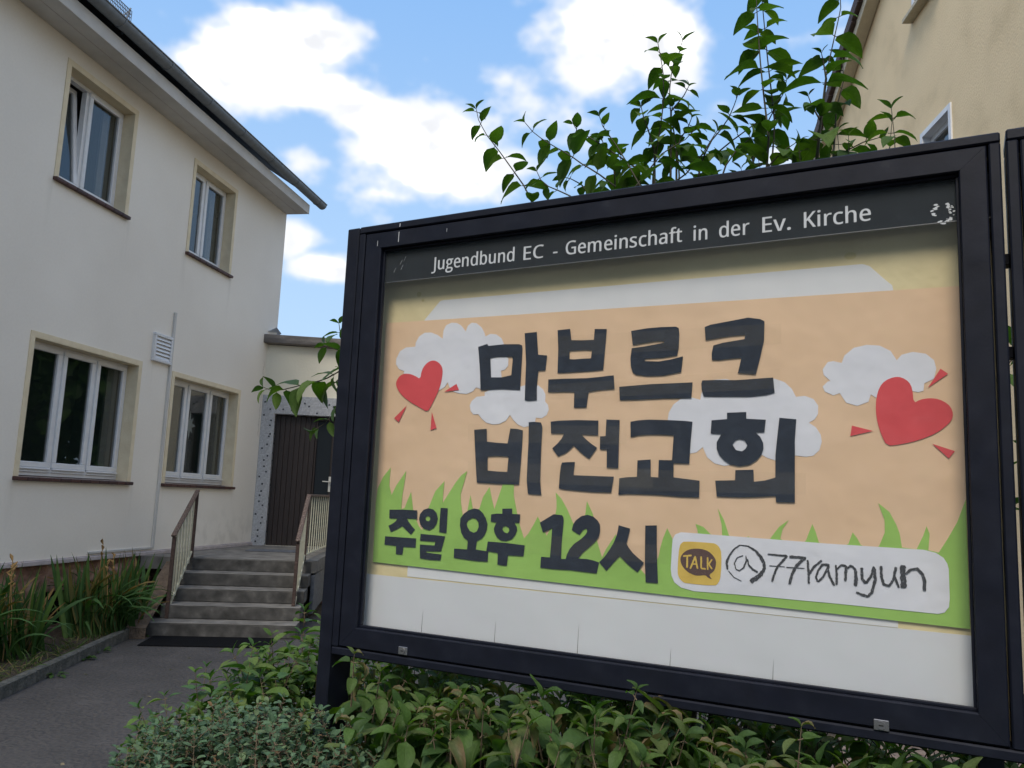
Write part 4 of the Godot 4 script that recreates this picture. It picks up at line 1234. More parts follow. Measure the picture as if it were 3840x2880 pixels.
func build_poster() -> void:
	var at := Vector3(SX, SY, 0)
	var pp := PackedVector2Array([Vector2(0.1027, 0.1322), Vector2(1.2531, 0.1251), Vector2(1.2585, 0.79), Vector2(1.2565, 0.802), Vector2(1.247, 0.811), Vector2(1.215, 0.846), Vector2(1.2013, 0.8519), Vector2(0.9, 0.8535), Vector2(0.6, 0.8550), Vector2(0.168, 0.8575), Vector2(0.158, 0.8555), Vector2(0.112, 0.808), Vector2(0.1050, 0.79)])
	var mb := MB.new()
	mb.prism(pp, -0.0554, -0.0545)
	var w := put(self, "paper_sheet", mb.mesh(), M.paper, Transform3D(Basis.IDENTITY, at))
	tag(w, "white paper sheet with clipped upper corners pinned behind the orange poster", "paper")
	var o := thing("poster", "orange paper cut poster with dark Korean letters, red hearts, clouds and green grass", "poster", at)
	cut(o, "backing_sheet", PackedVector2Array([Vector2(-0.0077, 0.1615), Vector2(0.417, 0.1537), Vector2(0.421, 0.8010), Vector2(-0.0152, 0.8066)]), -0.0520, M.orange)
	cut(o, "backing_sheet", PackedVector2Array([Vector2(0.411, 0.1539), Vector2(1.3749, 0.1362), Vector2(1.3763, 0.7888), Vector2(0.415, 0.8011)]), -0.0515, M.orange)
	var z := -0.0508
	for c in CLOUDS:
		cut(o, "paper_cloud", poly(c), z, M.cloud_paper); z += 0.00005
	for c in HEARTS:
		cut(o, "paper_heart", smooth_poly(poly(c)), -0.0497, M.red)
	for c in RAYS:
		cut(o, "paper_ray", poly(c), -0.0494, M.red)
	cut(o, "paper_grass", poly(GRASS), -0.0503, M.green)
	z = -0.0489
	for c in LETTERS:
		cut(o, "paper_letter", poly(c[0]), z, M.ink, poly(c[1]) if c[1].size() else PackedVector2Array()); z += 0.00003
	for c in TAPES:
		cut(o, "clear_tape", poly(c), z + 0.0004, M.tape); z += 0.00004
	# contact strip
	var s := part(o, "contact_strip")
	cut(s, "white_strip", poly(LABEL), -0.0492, M.cloud_paper)
	cut(s, "yellow_square", smooth_poly(poly(ICON)), -0.0486, M.icon_yellow)
	cut(s, "speech_bubble", smooth_poly(poly(BUBBLE)), -0.0481, M.icon_brown)
	var r := RandomNumberGenerator.new()
	r.seed = 12
	mb = MB.new()
	var k := 0
	for t in TALK:
		ribbon(mb, raw(t[0]), t[1], -0.0478 + k * 0.00003, 0.16, r); k += 1
	put(s, "bubble_lettering", mb.mesh(), M.icon_yellow)
	for ch in HAND:
		mb = MB.new()
		for t in ch:
			ribbon(mb, raw(t[0]), t[1].map(func(w): return w * 1.18), -0.0487 + k * 0.00003, 0.22, r); k += 1
		put(s, "handwriting", mb.mesh(), M.crayon)

# ---------- plants ----------
func leaf_mesh(L: float, W: float, fold: float, curl: float, shape: int, tint: Color, wave := 0.0, tip := Color(-1, 0, 0), seed_ := 0) -> ArrayMesh:
	# blade along +x, upper side +y; six by four faces
	var nx := 6
	var ny := 4
	if shape == 3: nx = 9; ny = 2
	var r := RandomNumberGenerator.new()
	r.seed = seed_ + 17
	var ph := r.randf() * TAU
	var P := []
	var uv := []
	var C := []
	var pos := Vector2.ZERO
	for i in nx + 1:
		var t := float(i) / nx
		var w := 0.0
		match shape:
			0: w = pow(sin(PI * pow(t, 0.72)), 0.85) * (1.0 - 0.25 * t)
			1: w = pow(sin(PI * pow(t, 0.88)), 0.9)
			2: w = sqrt(maxf(0.0, 1.0 - pow(2.0 * t - 1.0, 2.0)))
			3: w = (0.75 + 0.25 * t) * (1.0 if t < 0.6 else pow(1.0 - (t - 0.6) / 0.4, 0.8))
		w = maxf(w, 0.02) * W * 0.5
		if i > 0:
			var a := -curl * (t - 0.5 / nx)
			pos += Vector2(cos(a), sin(a)) * L / nx
		var rp := []; var ru := []; var rc := []
		for j in ny + 1:
			var s := (float(j) / ny - 0.5) * 2.0
			var y := absf(s) * w * fold + wave * L * sin(t * 9.0 + ph + s) * absf(s) * 0.5
			var nrm := Vector2(sin(curl * t), cos(curl * t))
			rp.push_back(Vector3(pos.x + nrm.x * y, pos.y + nrm.y * y, s * w * (1.0 - 0.25 * fold)))
			ru.push_back(Vector2(t, float(j) / ny))
			var cc := tint
			if tip.r >= 0.0:
				var e := clampf((absf(s) * 0.55 + t * 0.75 - 0.55 + 0.3 * sin(ph + t * 5.0 + s * 3.0)) * 2.2, 0, 1)
				cc = tint.lerp(tip, e)
			rc.push_back(cc)
		P.push_back(rp); uv.push_back(ru); C.push_back(rc)
	var st := SurfaceTool.new()
	st.begin(Mesh.PRIMITIVE_TRIANGLES)
	for i in nx + 1:
		for j in ny + 1:
			var dx: Vector3 = P[mini(i + 1, nx)][j] - P[maxi(i - 1, 0)][j]
			var dz: Vector3 = P[i][mini(j + 1, ny)] - P[i][maxi(j - 1, 0)]
			st.set_normal(dz.cross(dx).normalized())
			st.set_uv(uv[i][j]); st.set_color(C[i][j])
			st.add_vertex(P[i][j])
	for i in nx:
		for j in ny:
			var a := i * (ny + 1) + j
			var b := a + ny + 1
			for q in [a, b, a + 1, a + 1, b, b + 1]: st.add_index(q)
	st.generate_tangents()
	return st.commit()

func leaf_basis(dir: Vector3, up: Vector3) -> Basis:
	var x := dir.normalized()
	var z := x.cross(up)
	if z.length() < 0.01: z = x.cross(Vector3(0.3, 0.2, 1))
	z = z.normalized()
	return Basis(x, z.cross(x), z)

func in_view(p: Vector3) -> float:   # how large a centimetre at p shows, zero outside the frame
	var q := p - CAM
	var z := -q.dot(Vector3(0.473154, -0.139591, 0.869850))
	if z < 0.1: return 0.0
	var x := q.dot(Vector3(0.880469, 0.041306, -0.472301)) / z
	var y := q.dot(Vector3(0.029999, 0.989347, 0.142450)) / z
	return 1.0 / z if absf(x) < 0.63 and absf(y) < 0.475 else 0.0

func settle(o: Node3D, leaves: Array, m: Material, called := "leaf", most := 300) -> void:   # the leaves that show largest become parts, the rest one foliage part
	leaves.sort_custom(func(a, b): return a[2] > b[2])
	var inv := o.transform.affine_inverse()
	var st := SurfaceTool.new()
	st.begin(Mesh.PRIMITIVE_TRIANGLES)
	for i in leaves.size():
		var l: Array = leaves[i]
		if i < most:
			put(o, called, l[0], m, inv * l[1])
		else:
			st.append_from(l[0], 0, inv * l[1])
	if leaves.size() > most:
		var f := put(o, "foliage", st.commit(), m)
		f.set_meta("kind", "stuff")

func sprig(mb: MB, leaves: Array, kinds: Array, pts: Array, gap: float, size: float, r0: float, droop: float, r: RandomNumberGenerator, whole := false) -> void:
	# a shoot with leaves in crossed pairs and a small upright pair at the tip
	var cv := Curve3D.new()
	for i in pts.size():
		var t := Vector3.ZERO
		if i > 0 and i < pts.size() - 1: t = (pts[i + 1] - pts[i - 1]) * 0.17
		cv.add_point(pts[i], -t, t)
	var L := cv.get_baked_length()
	var tp := []; var tr := []
	var n := maxi(3, int(L / 0.035))
	for i in n + 1:
		tp.push_back(cv.sample_baked(L * i / n)); tr.push_back(lerpf(r0, r0 * 0.4, float(i) / n))
	mb.tube(tp, tr, 5)
	var s := gap * (0.5 if not whole else 0.2)
	var phi := r.randf() * TAU
	while s < L:
		var f := s / L
		var p := cv.sample_baked(s)
		var d := (cv.sample_baked(minf(L, s + 0.004)) - cv.sample_baked(maxf(0.0, s - 0.004))).normalized()
		var sd := d.cross(Vector3(0.2, 1, 0.1)).normalized().rotated(d, phi)
		phi += PI / 2 + r.randf_range(-0.25, 0.25)
		var sc := size * lerpf(1.05, 0.55, f * f) * r.randf_range(0.68, 1.2)
		for k in [-1.0, 1.0]:
			if r.randf() < 0.06: continue
			var dir: Vector3 = (sd * k + d * 0.45 + Vector3(0, -droop * r.randf_range(0.5, 1.4), 0) + Vector3(r.randf_range(-0.2, 0.2), r.randf_range(-0.15, 0.2), r.randf_range(-0.2, 0.2))).normalized()
			var base := p + dir * 0.007
			var b := leaf_basis(dir, (Vector3.UP + d * 0.3 + Vector3(r.randf_range(-0.35, 0.35), 0, r.randf_range(-0.35, 0.35))).normalized()).scaled(Vector3.ONE * sc)
			leaves.push_back([kinds[r.randi() % kinds.size()], Transform3D(b, base), in_view(base) * sc])
			mb.tube([p, base], [0.0012], 4, false)
		s += gap * lerpf(1.1, 0.7, f) * r.randf_range(0.85, 1.15)
	var pe: Vector3 = tp[-1]
	var de: Vector3 = (tp[-1] - tp[-2]).normalized()
	var sd2 := de.cross(Vector3(0.3, 0.4, 1)).normalized()
	for k in [-1.0, 1.0]:
		var dir2: Vector3 = (de * 1.1 + sd2 * k * 0.6).normalized()
		var sc2 := size * 0.45
		leaves.push_back([kinds[r.randi() % kinds.size()], Transform3D(leaf_basis(dir2, -sd2 * k + de * 0.3).scaled(Vector3.ONE * sc2), pe), in_view(pe) * sc2])

func build_dogwood() -> void:
	var r := RandomNumberGenerator.new()
	r.seed = 101
	var kinds := []
	var tints := [Color(0.105, 0.185, 0.052), Color(0.082, 0.155, 0.048), Color(0.145, 0.230, 0.062), Color(0.078, 0.142, 0.062)]
	for i in 10:
		kinds.push_back(leaf_mesh(1.0, r.randf_range(0.58, 0.72), r.randf_range(0.15, 0.5), r.randf_range(0.3, 1.25), 0, shade(tints[i % 4], r.randf_range(0.9, 1.15)), 0.03, Color(-1, 0, 0), i))
	var o := thing("dogwood_shrub", "dogwood shrub with paired green leaves growing up behind the notice case", "shrub", Vector3(-0.75, 0, -0.5))
	var leaves := []
	var inv := Vector3(-0.75, 0, -0.5)
	for b in BRANCHES:
		var mb := MB.new()
		var pts := []
		for i in range(0, b[1].size(), 3): pts.push_back(Vector3(b[1][i], b[1][i + 1], b[1][i + 2]) + Vector3(0, 0, r.randf_range(-0.012, 0.012)))
		sprig(mb, leaves, kinds, pts, b[0] * 0.0096, b[0] * 0.0150, 0.0028, 0.4, r, true)
		# down to the root, hidden behind the case
		var p0: Vector3 = pts[0]
		var root := Vector3(-0.75 + (p0.x + 0.75) * 0.25, 0.0, -0.5 + r.randf_range(-0.08, 0.08))
		mb.tube([root, root.lerp(p0, 0.5) + Vector3(0, 0.15, -0.08), p0], [0.011, 0.007, 0.0028], 6)
		put(o, "branch", mb.mesh(), M.green_twig, Transform3D(Basis.IDENTITY, -inv))
	# dense lower growth just above and behind the case top
	var mb2 := MB.new()
	for i in 26:
		var x := r.randf_range(-0.72, -0.05)
		var z := r.randf_range(-0.62, -0.24)
		var y0 := 2.18
		var hgt := r.randf_range(0.12, 0.34) * (0.75 + 0.45 * smoothstep(-0.8, -0.3, x))
		var p := Vector3(x, y0, z)
		var q := p + Vector3(r.randf_range(-0.14, 0.10), hgt + 0.12, r.randf_range(-0.08, 0.12))
		sprig(mb2, leaves, kinds, [p, p.lerp(q, 0.5) + Vector3(r.randf_range(-0.03, 0.03), 0.02, 0), q], 0.056, r.randf_range(0.070, 0.092), 0.002, 0.4, r)
	for i in 120:   # the body of the shrub beside and behind the case
		var p := Vector3(r.randf_range(-1.35, 0.3), r.randf_range(0.5, 1.25) if i < 85 else r.randf_range(1.3, 2.1), r.randf_range(-0.7, -0.35))
		var q := p + Vector3(r.randf_range(-0.2, 0.2), r.randf_range(0.05, 0.25), r.randf_range(-0.15, 0.12))
		sprig(mb2, leaves, kinds, [p, p.lerp(q, 0.5), q], 0.06, r.randf_range(0.06, 0.075), 0.002, 0.5, r)
	put(o, "twigs", mb2.mesh(), M.green_twig, Transform3D(Basis.IDENTITY, -inv))
	settle(o, leaves, M.dogwood)

func build_hedges() -> void:
	var r := RandomNumberGenerator.new()
	r.seed = 202
	# dogwood hedge under the case
	var kinds := []
	var tints := [Color(0.120, 0.215, 0.060), Color(0.100, 0.185, 0.064), Color(0.155, 0.245, 0.074), Color(0.185, 0.250, 0.096)]
	for i in 14:
		kinds.push_back(leaf_mesh(1.0, r.randf_range(0.54, 0.70), r.randf_range(0.15, 0.5), r.randf_range(0.3, 1.3), 0, shade(tints[i % 4], r.randf_range(0.85, 1.15)), 0.05, Color(-1, 0, 0), 30 + i))
	for i in 3:   # wilting leaves with brown edges
		kinds.push_back(leaf_mesh(1.0, r.randf_range(0.40, 0.55), r.randf_range(0.4, 1.0), r.randf_range(1.0, 2.2), 0, shade(Color(0.17, 0.20, 0.09), r.randf_range(0.8, 1.2)), 0.13, Color(0.32, 0.22, 0.13), 60 + i))
	var o := thing("dogwood_hedge", "clipped hedge of large green leaves, some wilted brown, below the notice case", "hedge", Vector3(-0.65, 0, 0.0))
	var leaves := []
	var mb := MB.new()
	for i in 270:
		var x := r.randf_range(-1.42, 0.20)
		var z := r.randf_range(-0.34, 0.25)
		if x < -1.2 and z > -0.02: x += 0.3
		var tall := 1.272 + 0.02 * sin(x * 7.0) + r.randf_range(-0.06, 0.0)
		if x > 0.02: tall -= (x - 0.02) * 0.6
		var q := Vector3(x, tall, z)
		var p := q + Vector3(r.randf_range(-0.07, 0.07), -r.randf_range(0.12, 0.22), r.randf_range(-0.08, 0.04))
		sprig(mb, leaves, kinds, [p, p.lerp(q, 0.55), q], 0.060, r.randf_range(0.088, 0.130), 0.0024, r.randf_range(0.4, 1.1), r)
	for i in 70:   # front face
		var q := Vector3(r.randf_range(-1.2, 0.05), r.randf_range(0.7, 1.15), r.randf_range(0.18, 0.3))
		var p := q + Vector3(r.randf_range(-0.06, 0.06), -0.12, -0.12)
		sprig(mb, leaves, kinds, [p, p.lerp(q, 0.55), q], 0.06, r.randf_range(0.06, 0.08), 0.0024, 0.6, r)
	# a few shoots that reach up across the lower rail
	for s in [[-1.30, 1.20, 0.10, -1.285, 1.325, 0.12], [-1.22, 1.18, 0.12, -1.19, 1.30, 0.14], [-0.60, 1.20, 0.16, -0.555, 1.355, 0.19], [-0.28, 1.19, 0.12, -0.265, 1.325, 0.14], [-0.95, 1.17, 0.10, -0.93, 1.285, 0.13], [-0.78, 1.17, 0.12, -0.80, 1.30, 0.15]]:
		var p := Vector3(s[0], s[1], s[2]); var q := Vector3(s[3], s[4], s[5])
		sprig(mb, leaves, kinds, [p, p.lerp(q, 0.5), q], 0.045, 0.062, 0.0022, 0.4, r)
	put(o, "twigs", mb.mesh(), M.twig, Transform3D(Basis.IDENTITY, Vector3(0.65, 0, 0)))
	for i in 26:
		var x := r.randf_range(-1.4, 0.05)
		var z := r.randf_range(-0.2, 0.1)
		var sm := MB.new()
		sm.tube([Vector3(x, 0, z), Vector3(x + r.randf_range(-0.08, 0.08), 0.6, z + r.randf_range(-0.06, 0.06)), Vector3(x + r.randf_range(-0.15, 0.15), 1.17, z + r.randf_range(-0.1, 0.12))], [0.011, 0.008, 0.004], 6)
		put(o, "stem", sm.mesh(), M.bark, Transform3D(Basis.IDENTITY, Vector3(0.65, 0, 0)))
	settle(o, leaves, M.dogwood)

	# bright green shrub beside the path
	kinds = []
	tints = [Color(0.140, 0.235, 0.060), Color(0.115, 0.205, 0.058), Color(0.180, 0.265, 0.075), Color(0.090, 0.18, 0.068)]
	for i in 12:
		kinds.push_back(leaf_mesh(1.0, r.randf_range(0.46, 0.60), r.randf_range(0.2, 0.55), r.randf_range(0.2, 1.2), 1, shade(tints[i % 4], r.randf_range(0.85, 1.15)), 0.03, Color(-1, 0, 0), 90 + i))
	var g := thing("privet_shrub", "bright green leafy shrub with clipped woody stems between path and case post", "shrub", Vector3(-2.1, 0, -0.35))
	leaves = []
	mb = MB.new()
	for i in 230:
		var t := r.randf()   # along the ridge from the post to the path edge
		var c := Vector3(-1.74, 1.29, -0.42).lerp(Vector3(-1.97, 1.03, -0.02), t)
		var a := r.randf() * TAU
		var rad := sqrt(r.randf())
		var q := c + Vector3(cos(a) * 0.26 * rad, r.randf_range(-0.16, 0.09) - rad * rad * 0.1, sin(a) * 0.30 * rad)
		var p := q + Vector3(r.randf_range(-0.04, 0.04), -r.randf_range(0.08, 0.16), r.randf_range(-0.04, 0.04)) - Vector3(cos(a), 0, sin(a)) * 0.05 * rad
		sprig(mb, leaves, kinds, [p, p.lerp(q, 0.5), q], 0.038, r.randf_range(0.055, 0.092), 0.0018, 0.15, r)
	for i in 60:
		var q := Vector3(r.randf_range(-2.35, -1.6), r.randf_range(0.4, 0.95), r.randf_range(-0.5, 0.1))
		var p := q - Vector3(0, 0.14, 0)
		sprig(mb, leaves, kinds, [p, p.lerp(q, 0.5), q], 0.035, 0.05, 0.0018, 0.3, r)
	put(g, "twigs", mb.mesh(), M.twig, Transform3D(Basis.IDENTITY, Vector3(2.1, 0, 0.35)))
	for i in 22:
		var x := -2.0 + r.randf_range(-0.2, 0.25)
		var z := -0.3 + r.randf_range(-0.2, 0.3)
		var sm := MB.new()
		sm.tube([Vector3(-2.0 + r.randf_range(-0.08, 0.08), 0, -0.3), Vector3(x, 0.55, z), Vector3(x + r.randf_range(-0.1, 0.1), r.randf_range(0.9, 1.08), z + r.randf_range(-0.1, 0.1))], [0.014, 0.009, 0.005], 6)
		put(g, "stem", sm.mesh(), M.twig if i % 2 else M.bark, Transform3D(Basis.IDENTITY, Vector3(2.1, 0, 0.35)))
	settle(g, leaves, M.weigela)

	# small leaved grey green cotoneaster in front
	kinds = []
	tints = [Color(0.09, 0.165, 0.09), Color(0.115, 0.19, 0.11), Color(0.078, 0.145, 0.082), Color(0.14, 0.20, 0.10)]
	for i in 10:
		kinds.push_back(leaf_mesh(1.0, r.randf_range(0.60, 0.75), r.randf_range(0.1, 0.4), r.randf_range(0.1, 0.7), 2, shade(tints[i % 4], r.randf_range(0.85, 1.2)), 0.02, Color(-1, 0, 0), 120 + i))
	kinds.append_array(kinds.duplicate())
	kinds.append_array(kinds.duplicate())
	kinds.push_back(leaf_mesh(1.0, 0.6, 0.3, 0.5, 2, Color(0.24, 0.15, 0.08), 0.05, Color(-1, 0, 0), 140))
	var ct := thing("cotoneaster_shrub", "low shrub with tiny round grey green leaves at the foot of the case post", "shrub", Vector3(-1.5, 0, 0.3))
	leaves = []
	mb = MB.new()
	for i in 420:
		var a := r.randf() * TAU
		var rad := sqrt(r.randf())
		var q := Vector3(-1.46 + cos(a) * 0.34 * rad, 1.19 - rad * rad * 0.10 + r.randf_range(-0.12, 0.035), 0.26 + sin(a) * 0.26 * rad)
		if q.x > -1.3: q.y += 0.02
		var p := q + Vector3(r.randf_range(-0.06, 0.06), -r.randf_range(0.05, 0.13), r.randf_range(-0.06, 0.06))
		sprig(mb, leaves, kinds, [p, p.lerp(q, 0.5), q], 0.017, r.randf_range(0.021, 0.032), 0.0012, 0.0, r)
	for s in [[-1.33, 1.02, 0.18, -1.30, 1.21, 0.2], [-1.36, 1.0, 0.2, -1.375, 1.17, 0.21], [-1.30, 1.0, 0.16, -1.255, 1.15, 0.18]]:   # long shoots before the post
		var p := Vector3(s[0], s[1], s[2]); var q := Vector3(s[3], s[4], s[5])
		sprig(mb, leaves, kinds, [p, p.lerp(q, 0.5) + Vector3(0.01, 0, 0), q], 0.016, 0.022, 0.0014, 0.0, r)
	put(ct, "twigs", mb.mesh(), M.twig, Transform3D(Basis.IDENTITY, Vector3(1.5, 0, -0.3)))
	for i in 24:
		var sm := MB.new()
		var x := -1.55 + r.randf_range(-0.25, 0.25)
		var z := 0.27 + r.randf_range(-0.2, 0.2)
		sm.tube([Vector3(-1.55 + r.randf_range(-0.08, 0.08), 0, 0.25), Vector3(x, 0.6, z), Vector3(x, 1.02, z)], [0.009, 0.006, 0.003], 5)
		put(ct, "stem", sm.mesh(), M.bark, Transform3D(Basis.IDENTITY, Vector3(1.5, 0, -0.3)))
	settle(ct, leaves, M.cotone)

func build_irises() -> void:
	var r := RandomNumberGenerator.new()
	r.seed = 303
	var kinds := []
	for i in 10:
		var t: Color = [Color(0.055, 0.125, 0.042), Color(0.07, 0.15, 0.048), Color(0.10, 0.18, 0.05), Color(0.045, 0.10, 0.042)][i % 4]
		kinds.push_back(leaf_mesh(1.0, r.randf_range(0.055, 0.080), 0.35, [0.15, 0.35, 0.6, 1.7, 2.6][i % 5], 3, t, 0.0, Color(0.30, 0.20, 0.07) if i % 4 == 3 else Color(-1, 0, 0), 200 + i))
	var dry := []
	for i in 4:
		dry.push_back(leaf_mesh(1.0, 0.05, 0.5, r.randf_range(1.0, 2.6), 3, [Color(0.26, 0.16, 0.06), Color(0.33, 0.24, 0.11)][i % 2], 0.02, Color(-1, 0, 0), 220 + i))
	var xf := Transform3D(Basis(Vector3.UP, house_turn()), HOUSE)
	for c in [[-4.5, 0.58, 0.5, 230, "tall iris clump with seed heads beside the cellar opening"], [-6.2, 0.66, 0.5, 180, "iris clump with brown dying leaves farther from the steps"], [-7.6, 0.8, 0.4, 60, "iris clump at the end of the bed farthest from the steps"]]:
		var at: Vector3 = xf * Vector3(c[0], 0.085, c[1])
		var o := thing("iris_clump", c[4], "plant", at, 0.0, "iris clumps in the bed")
		var leaves := []
		for i in c[3]:
			var a := r.randf() * TAU
			var rad: float = c[2] * sqrt(r.randf())
			var p := at + Basis(Vector3.UP, house_turn()) * Vector3(cos(a) * rad * 1.15, 0, sin(a) * rad * 0.6)
			var lean := Vector3(cos(a) * 0.35 + r.randf_range(-0.2, 0.2), 1.0, sin(a) * 0.35 + r.randf_range(-0.2, 0.2))
			var kd: Mesh = kinds[r.randi() % kinds.size()] if r.randf() > 0.07 else dry[r.randi() % 4]
			var ln := r.randf_range(0.45, 0.92)
			var b := leaf_basis(lean, Vector3(cos(a), 0.2, sin(a)).rotated(Vector3.UP, r.randf_range(-1, 1))).scaled(Vector3.ONE * ln)
			leaves.push_back([kd, Transform3D(b, p), in_view(p) * ln])
		settle(o, leaves, M.blade, "blade")
		for k in 3:   # dry seed stalks
			var mb := MB.new()
			var q := Vector3(r.randf_range(-0.35, 0.35), 0, r.randf_range(-0.2, 0.2))
			var e := q + Vector3(r.randf_range(-0.1, 0.1), r.randf_range(0.7, 0.95), r.randf_range(-0.1, 0.1))
			mb.tube([q, q.lerp(e, 0.5) + Vector3(0.02, 0, 0), e], [0.006, 0.005, 0.004], 5)
			for j in 3: mb.tube([e - Vector3(0, 0.07 * j, 0), e + Vector3(r.randf_range(-0.03, 0.03), 0.035 - 0.07 * j, r.randf_range(-0.03, 0.03)), e + Vector3(r.randf_range(-0.04, 0.04), 0.06 - 0.07 * j, r.randf_range(-0.04, 0.04))], [0.006, 0.016, 0.004], 5)
			put(o, "seed_stalk", mb.mesh(), M.dry)
	# grass and weeds along the edging
	var gb := []
	for i in 4: gb.push_back(leaf_mesh(1.0, 0.05, 0.4, 0.5 + i * 0.5, 3, [Color(0.07, 0.12, 0.035), Color(0.11, 0.14, 0.05), Color(0.2, 0.17, 0.08), Color(0.06, 0.11, 0.03)][i], 0.0, Color(-1, 0, 0), 240 + i))
	var st := SurfaceTool.new()
	st.begin(Mesh.PRIMITIVE_TRIANGLES)
	for i in 380:
		var t := r.randf()
		var e := Vector2(-8.0, 1.72).lerp(Vector2(-3.5, 0.48), t)
		var p := xf * Vector3(e.x, 0.08, e.y - r.randf_range(0.0, 0.22) * (0.4 + r.randf()))
		st.append_from(gb[r.randi() % 4], 0, Transform3D(leaf_basis(Vector3(r.randf_range(-1, 1), r.randf_range(0.4, 1.2), r.randf_range(-1, 1)), Vector3(r.randf_range(-1, 1), 0.4, r.randf_range(-1, 1))).scaled(Vector3.ONE * r.randf_range(0.08, 0.22)), p))
	var gr := put(self, "grass", st.commit(), M.blade)
	gr.set_meta("kind", "stuff")
	tag(gr, "short dry grass growing along the edge of the iris bed", "grass")
	var wl := []
	for i in 3: wl.push_back(leaf_mesh(1.0, 0.55, 0.3, 0.9, 1, [Color(0.06, 0.13, 0.035), Color(0.075, 0.15, 0.04), Color(0.05, 0.11, 0.03)][i], 0.05, Color(-1, 0, 0), 250 + i))
	for w in [[-5.55, 1.12], [-5.2, 1.02], [-6.3, 1.36], [-4.2, 0.80]]:
		var at := xf * Vector3(w[0], 0.0, w[1])
		var o := thing("weed", "small green weed rooted where the edging stones meet the asphalt", "plant", at, 0.0, "weeds along the edging")
		var leaves := []
		for i in 16:
			var a := r.randf() * TAU
			var sc := r.randf_range(0.04, 0.10)
			var p := at + Vector3(cos(a), 0, sin(a)) * r.randf() * 0.1 + Vector3(0, 0.01, 0)
			leaves.push_back([wl[r.randi() % 3], Transform3D(leaf_basis(Vector3(cos(a), r.randf_range(0.2, 0.9), sin(a)), Vector3.UP).scaled(Vector3.ONE * sc), p), sc])
		settle(o, leaves, M.weigela)

func build_fence() -> void:
	var o := thing("wire_fence", "dark chain link fence behind the hedge below the notice case", "fence", Vector3(0, 0, -0.78))
	var mb := MB.new()
	var s := 0.05
	for i in 64:   # two families of slanting wires
		var x := -1.6 + i * s
		for sg in [-1.0, 1.0]:
			var pts := []
			for k in 25: pts.push_back(Vector3(x + sg * k * s * 0.5 - (sg - 1.0) * 0.6, k * s, 0.004 * sg * (1.0 if k % 2 else -1.0)))
			mb.tube(pts, [0.0016], 4, false)
	var m := put(o, "wire_mesh", mb.mesh(), M.wire)
	m.set_meta("kind", "stuff")
	for x in [-1.6, 0.0, 1.6]:
		var q := MB.new()
		q.tube([Vector3(x, 0, 0.02), Vector3(x, 1.25, 0.02)], [0.02], 10)
		put(o, "post", q.mesh(), M.wire)
	var t := MB.new()
	t.tube([Vector3(-1.6, 1.2, 0), Vector3(1.6, 1.2, 0)], [0.003], 6)
	put(o, "top_wire", t.mesh(), M.wire)

func tree(called: String, label: String, at: Vector3, hgt: float, spread: float, seed_: int) -> void:
	var r := RandomNumberGenerator.new()
	r.seed = seed_
	var o := thing(called, label, "tree", at, 0.0, "trees that the glass mirrors")
	var mb := MB.new()
	mb.tube([Vector3(0, 0, 0), Vector3(0.1, hgt * 0.3, 0), Vector3(0, hgt * 0.75, 0.1)], [0.22, 0.16, 0.05], 10)
	var ends := []
	for i in 16:
		var a := r.randf() * TAU
		var y := hgt * r.randf_range(0.25, 0.7)
		var e := Vector3(cos(a) * spread * r.randf_range(0.4, 0.8), y + hgt * 0.15, sin(a) * spread * r.randf_range(0.4, 0.8))
		mb.tube([Vector3(0, y, 0), Vector3(e.x * 0.5, y + 0.25, e.z * 0.5), e], [0.07, 0.04, 0.015], 6)
		ends.push_back(e)
	put(o, "trunk", mb.mesh(), M.bark)
	var lf := leaf_mesh(0.42, 0.3, 0.3, 0.6, 2, Color(0.045, 0.10, 0.022), 0.0, Color(-1, 0, 0), 1)
	var lf2 := leaf_mesh(0.42, 0.3, 0.3, 0.6, 2, Color(0.07, 0.14, 0.03), 0.0, Color(-1, 0, 0), 2)
	var st := SurfaceTool.new()
	st.begin(Mesh.PRIMITIVE_TRIANGLES)
	for i in 2400:
		var c: Vector3 = ends[r.randi() % ends.size()]
		var d := Vector3(r.randfn(), r.randfn() * 0.8, r.randfn()) * spread * 0.26
		st.append_from(lf if i % 2 else lf2, 0, Transform3D(leaf_basis(Vector3(r.randf_range(-1, 1), r.randf_range(-0.8, 0.3), r.randf_range(-1, 1)), Vector3(r.randf_range(-0.5, 0.5), 1, r.randf_range(-0.5, 0.5))), c + d))
	var f := put(o, "crown", st.commit(), M.weigela)
	f.set_meta("kind", "stuff")

func build_trees() -> void:   # panes mirror the garden trees; unseen street trees added to darken the case glass
	tree("garden_tree", "leafy tree behind the cases, mirrored in the big downstairs window", Vector3(-5.6, 0, -17.5), 6.5, 2.6, 11)
	tree("garden_tree", "leafy tree beside the yellow house, mirrored in the downstairs window", Vector3(-2.2, 0, -20.5), 7.0, 2.8, 12)
	for q in [[Vector3(-9.5, 0, 10.5), 9.0, 13], [Vector3(-4.6, 0, 12.0), 10.0, 14], [Vector3(0.2, 0, 10.8), 9.5, 15], [Vector3(5.0, 0, 12.5), 10.0, 16]]:
		tree("added_tree", "unseen tall tree added opposite the notice case to darken its glass", q[0], q[1], 3.4, q[2])

func _ready() -> void:
	rng.seed = 7
	setup_view()
	make_materials()
	build_ground()
	build_house()
	build_annex()
	build_kerb()
	build_yellow_house()
	build_case()
	build_poster()
	build_fence()
	build_dogwood()
	build_hedges()
	build_irises()
	build_trees()

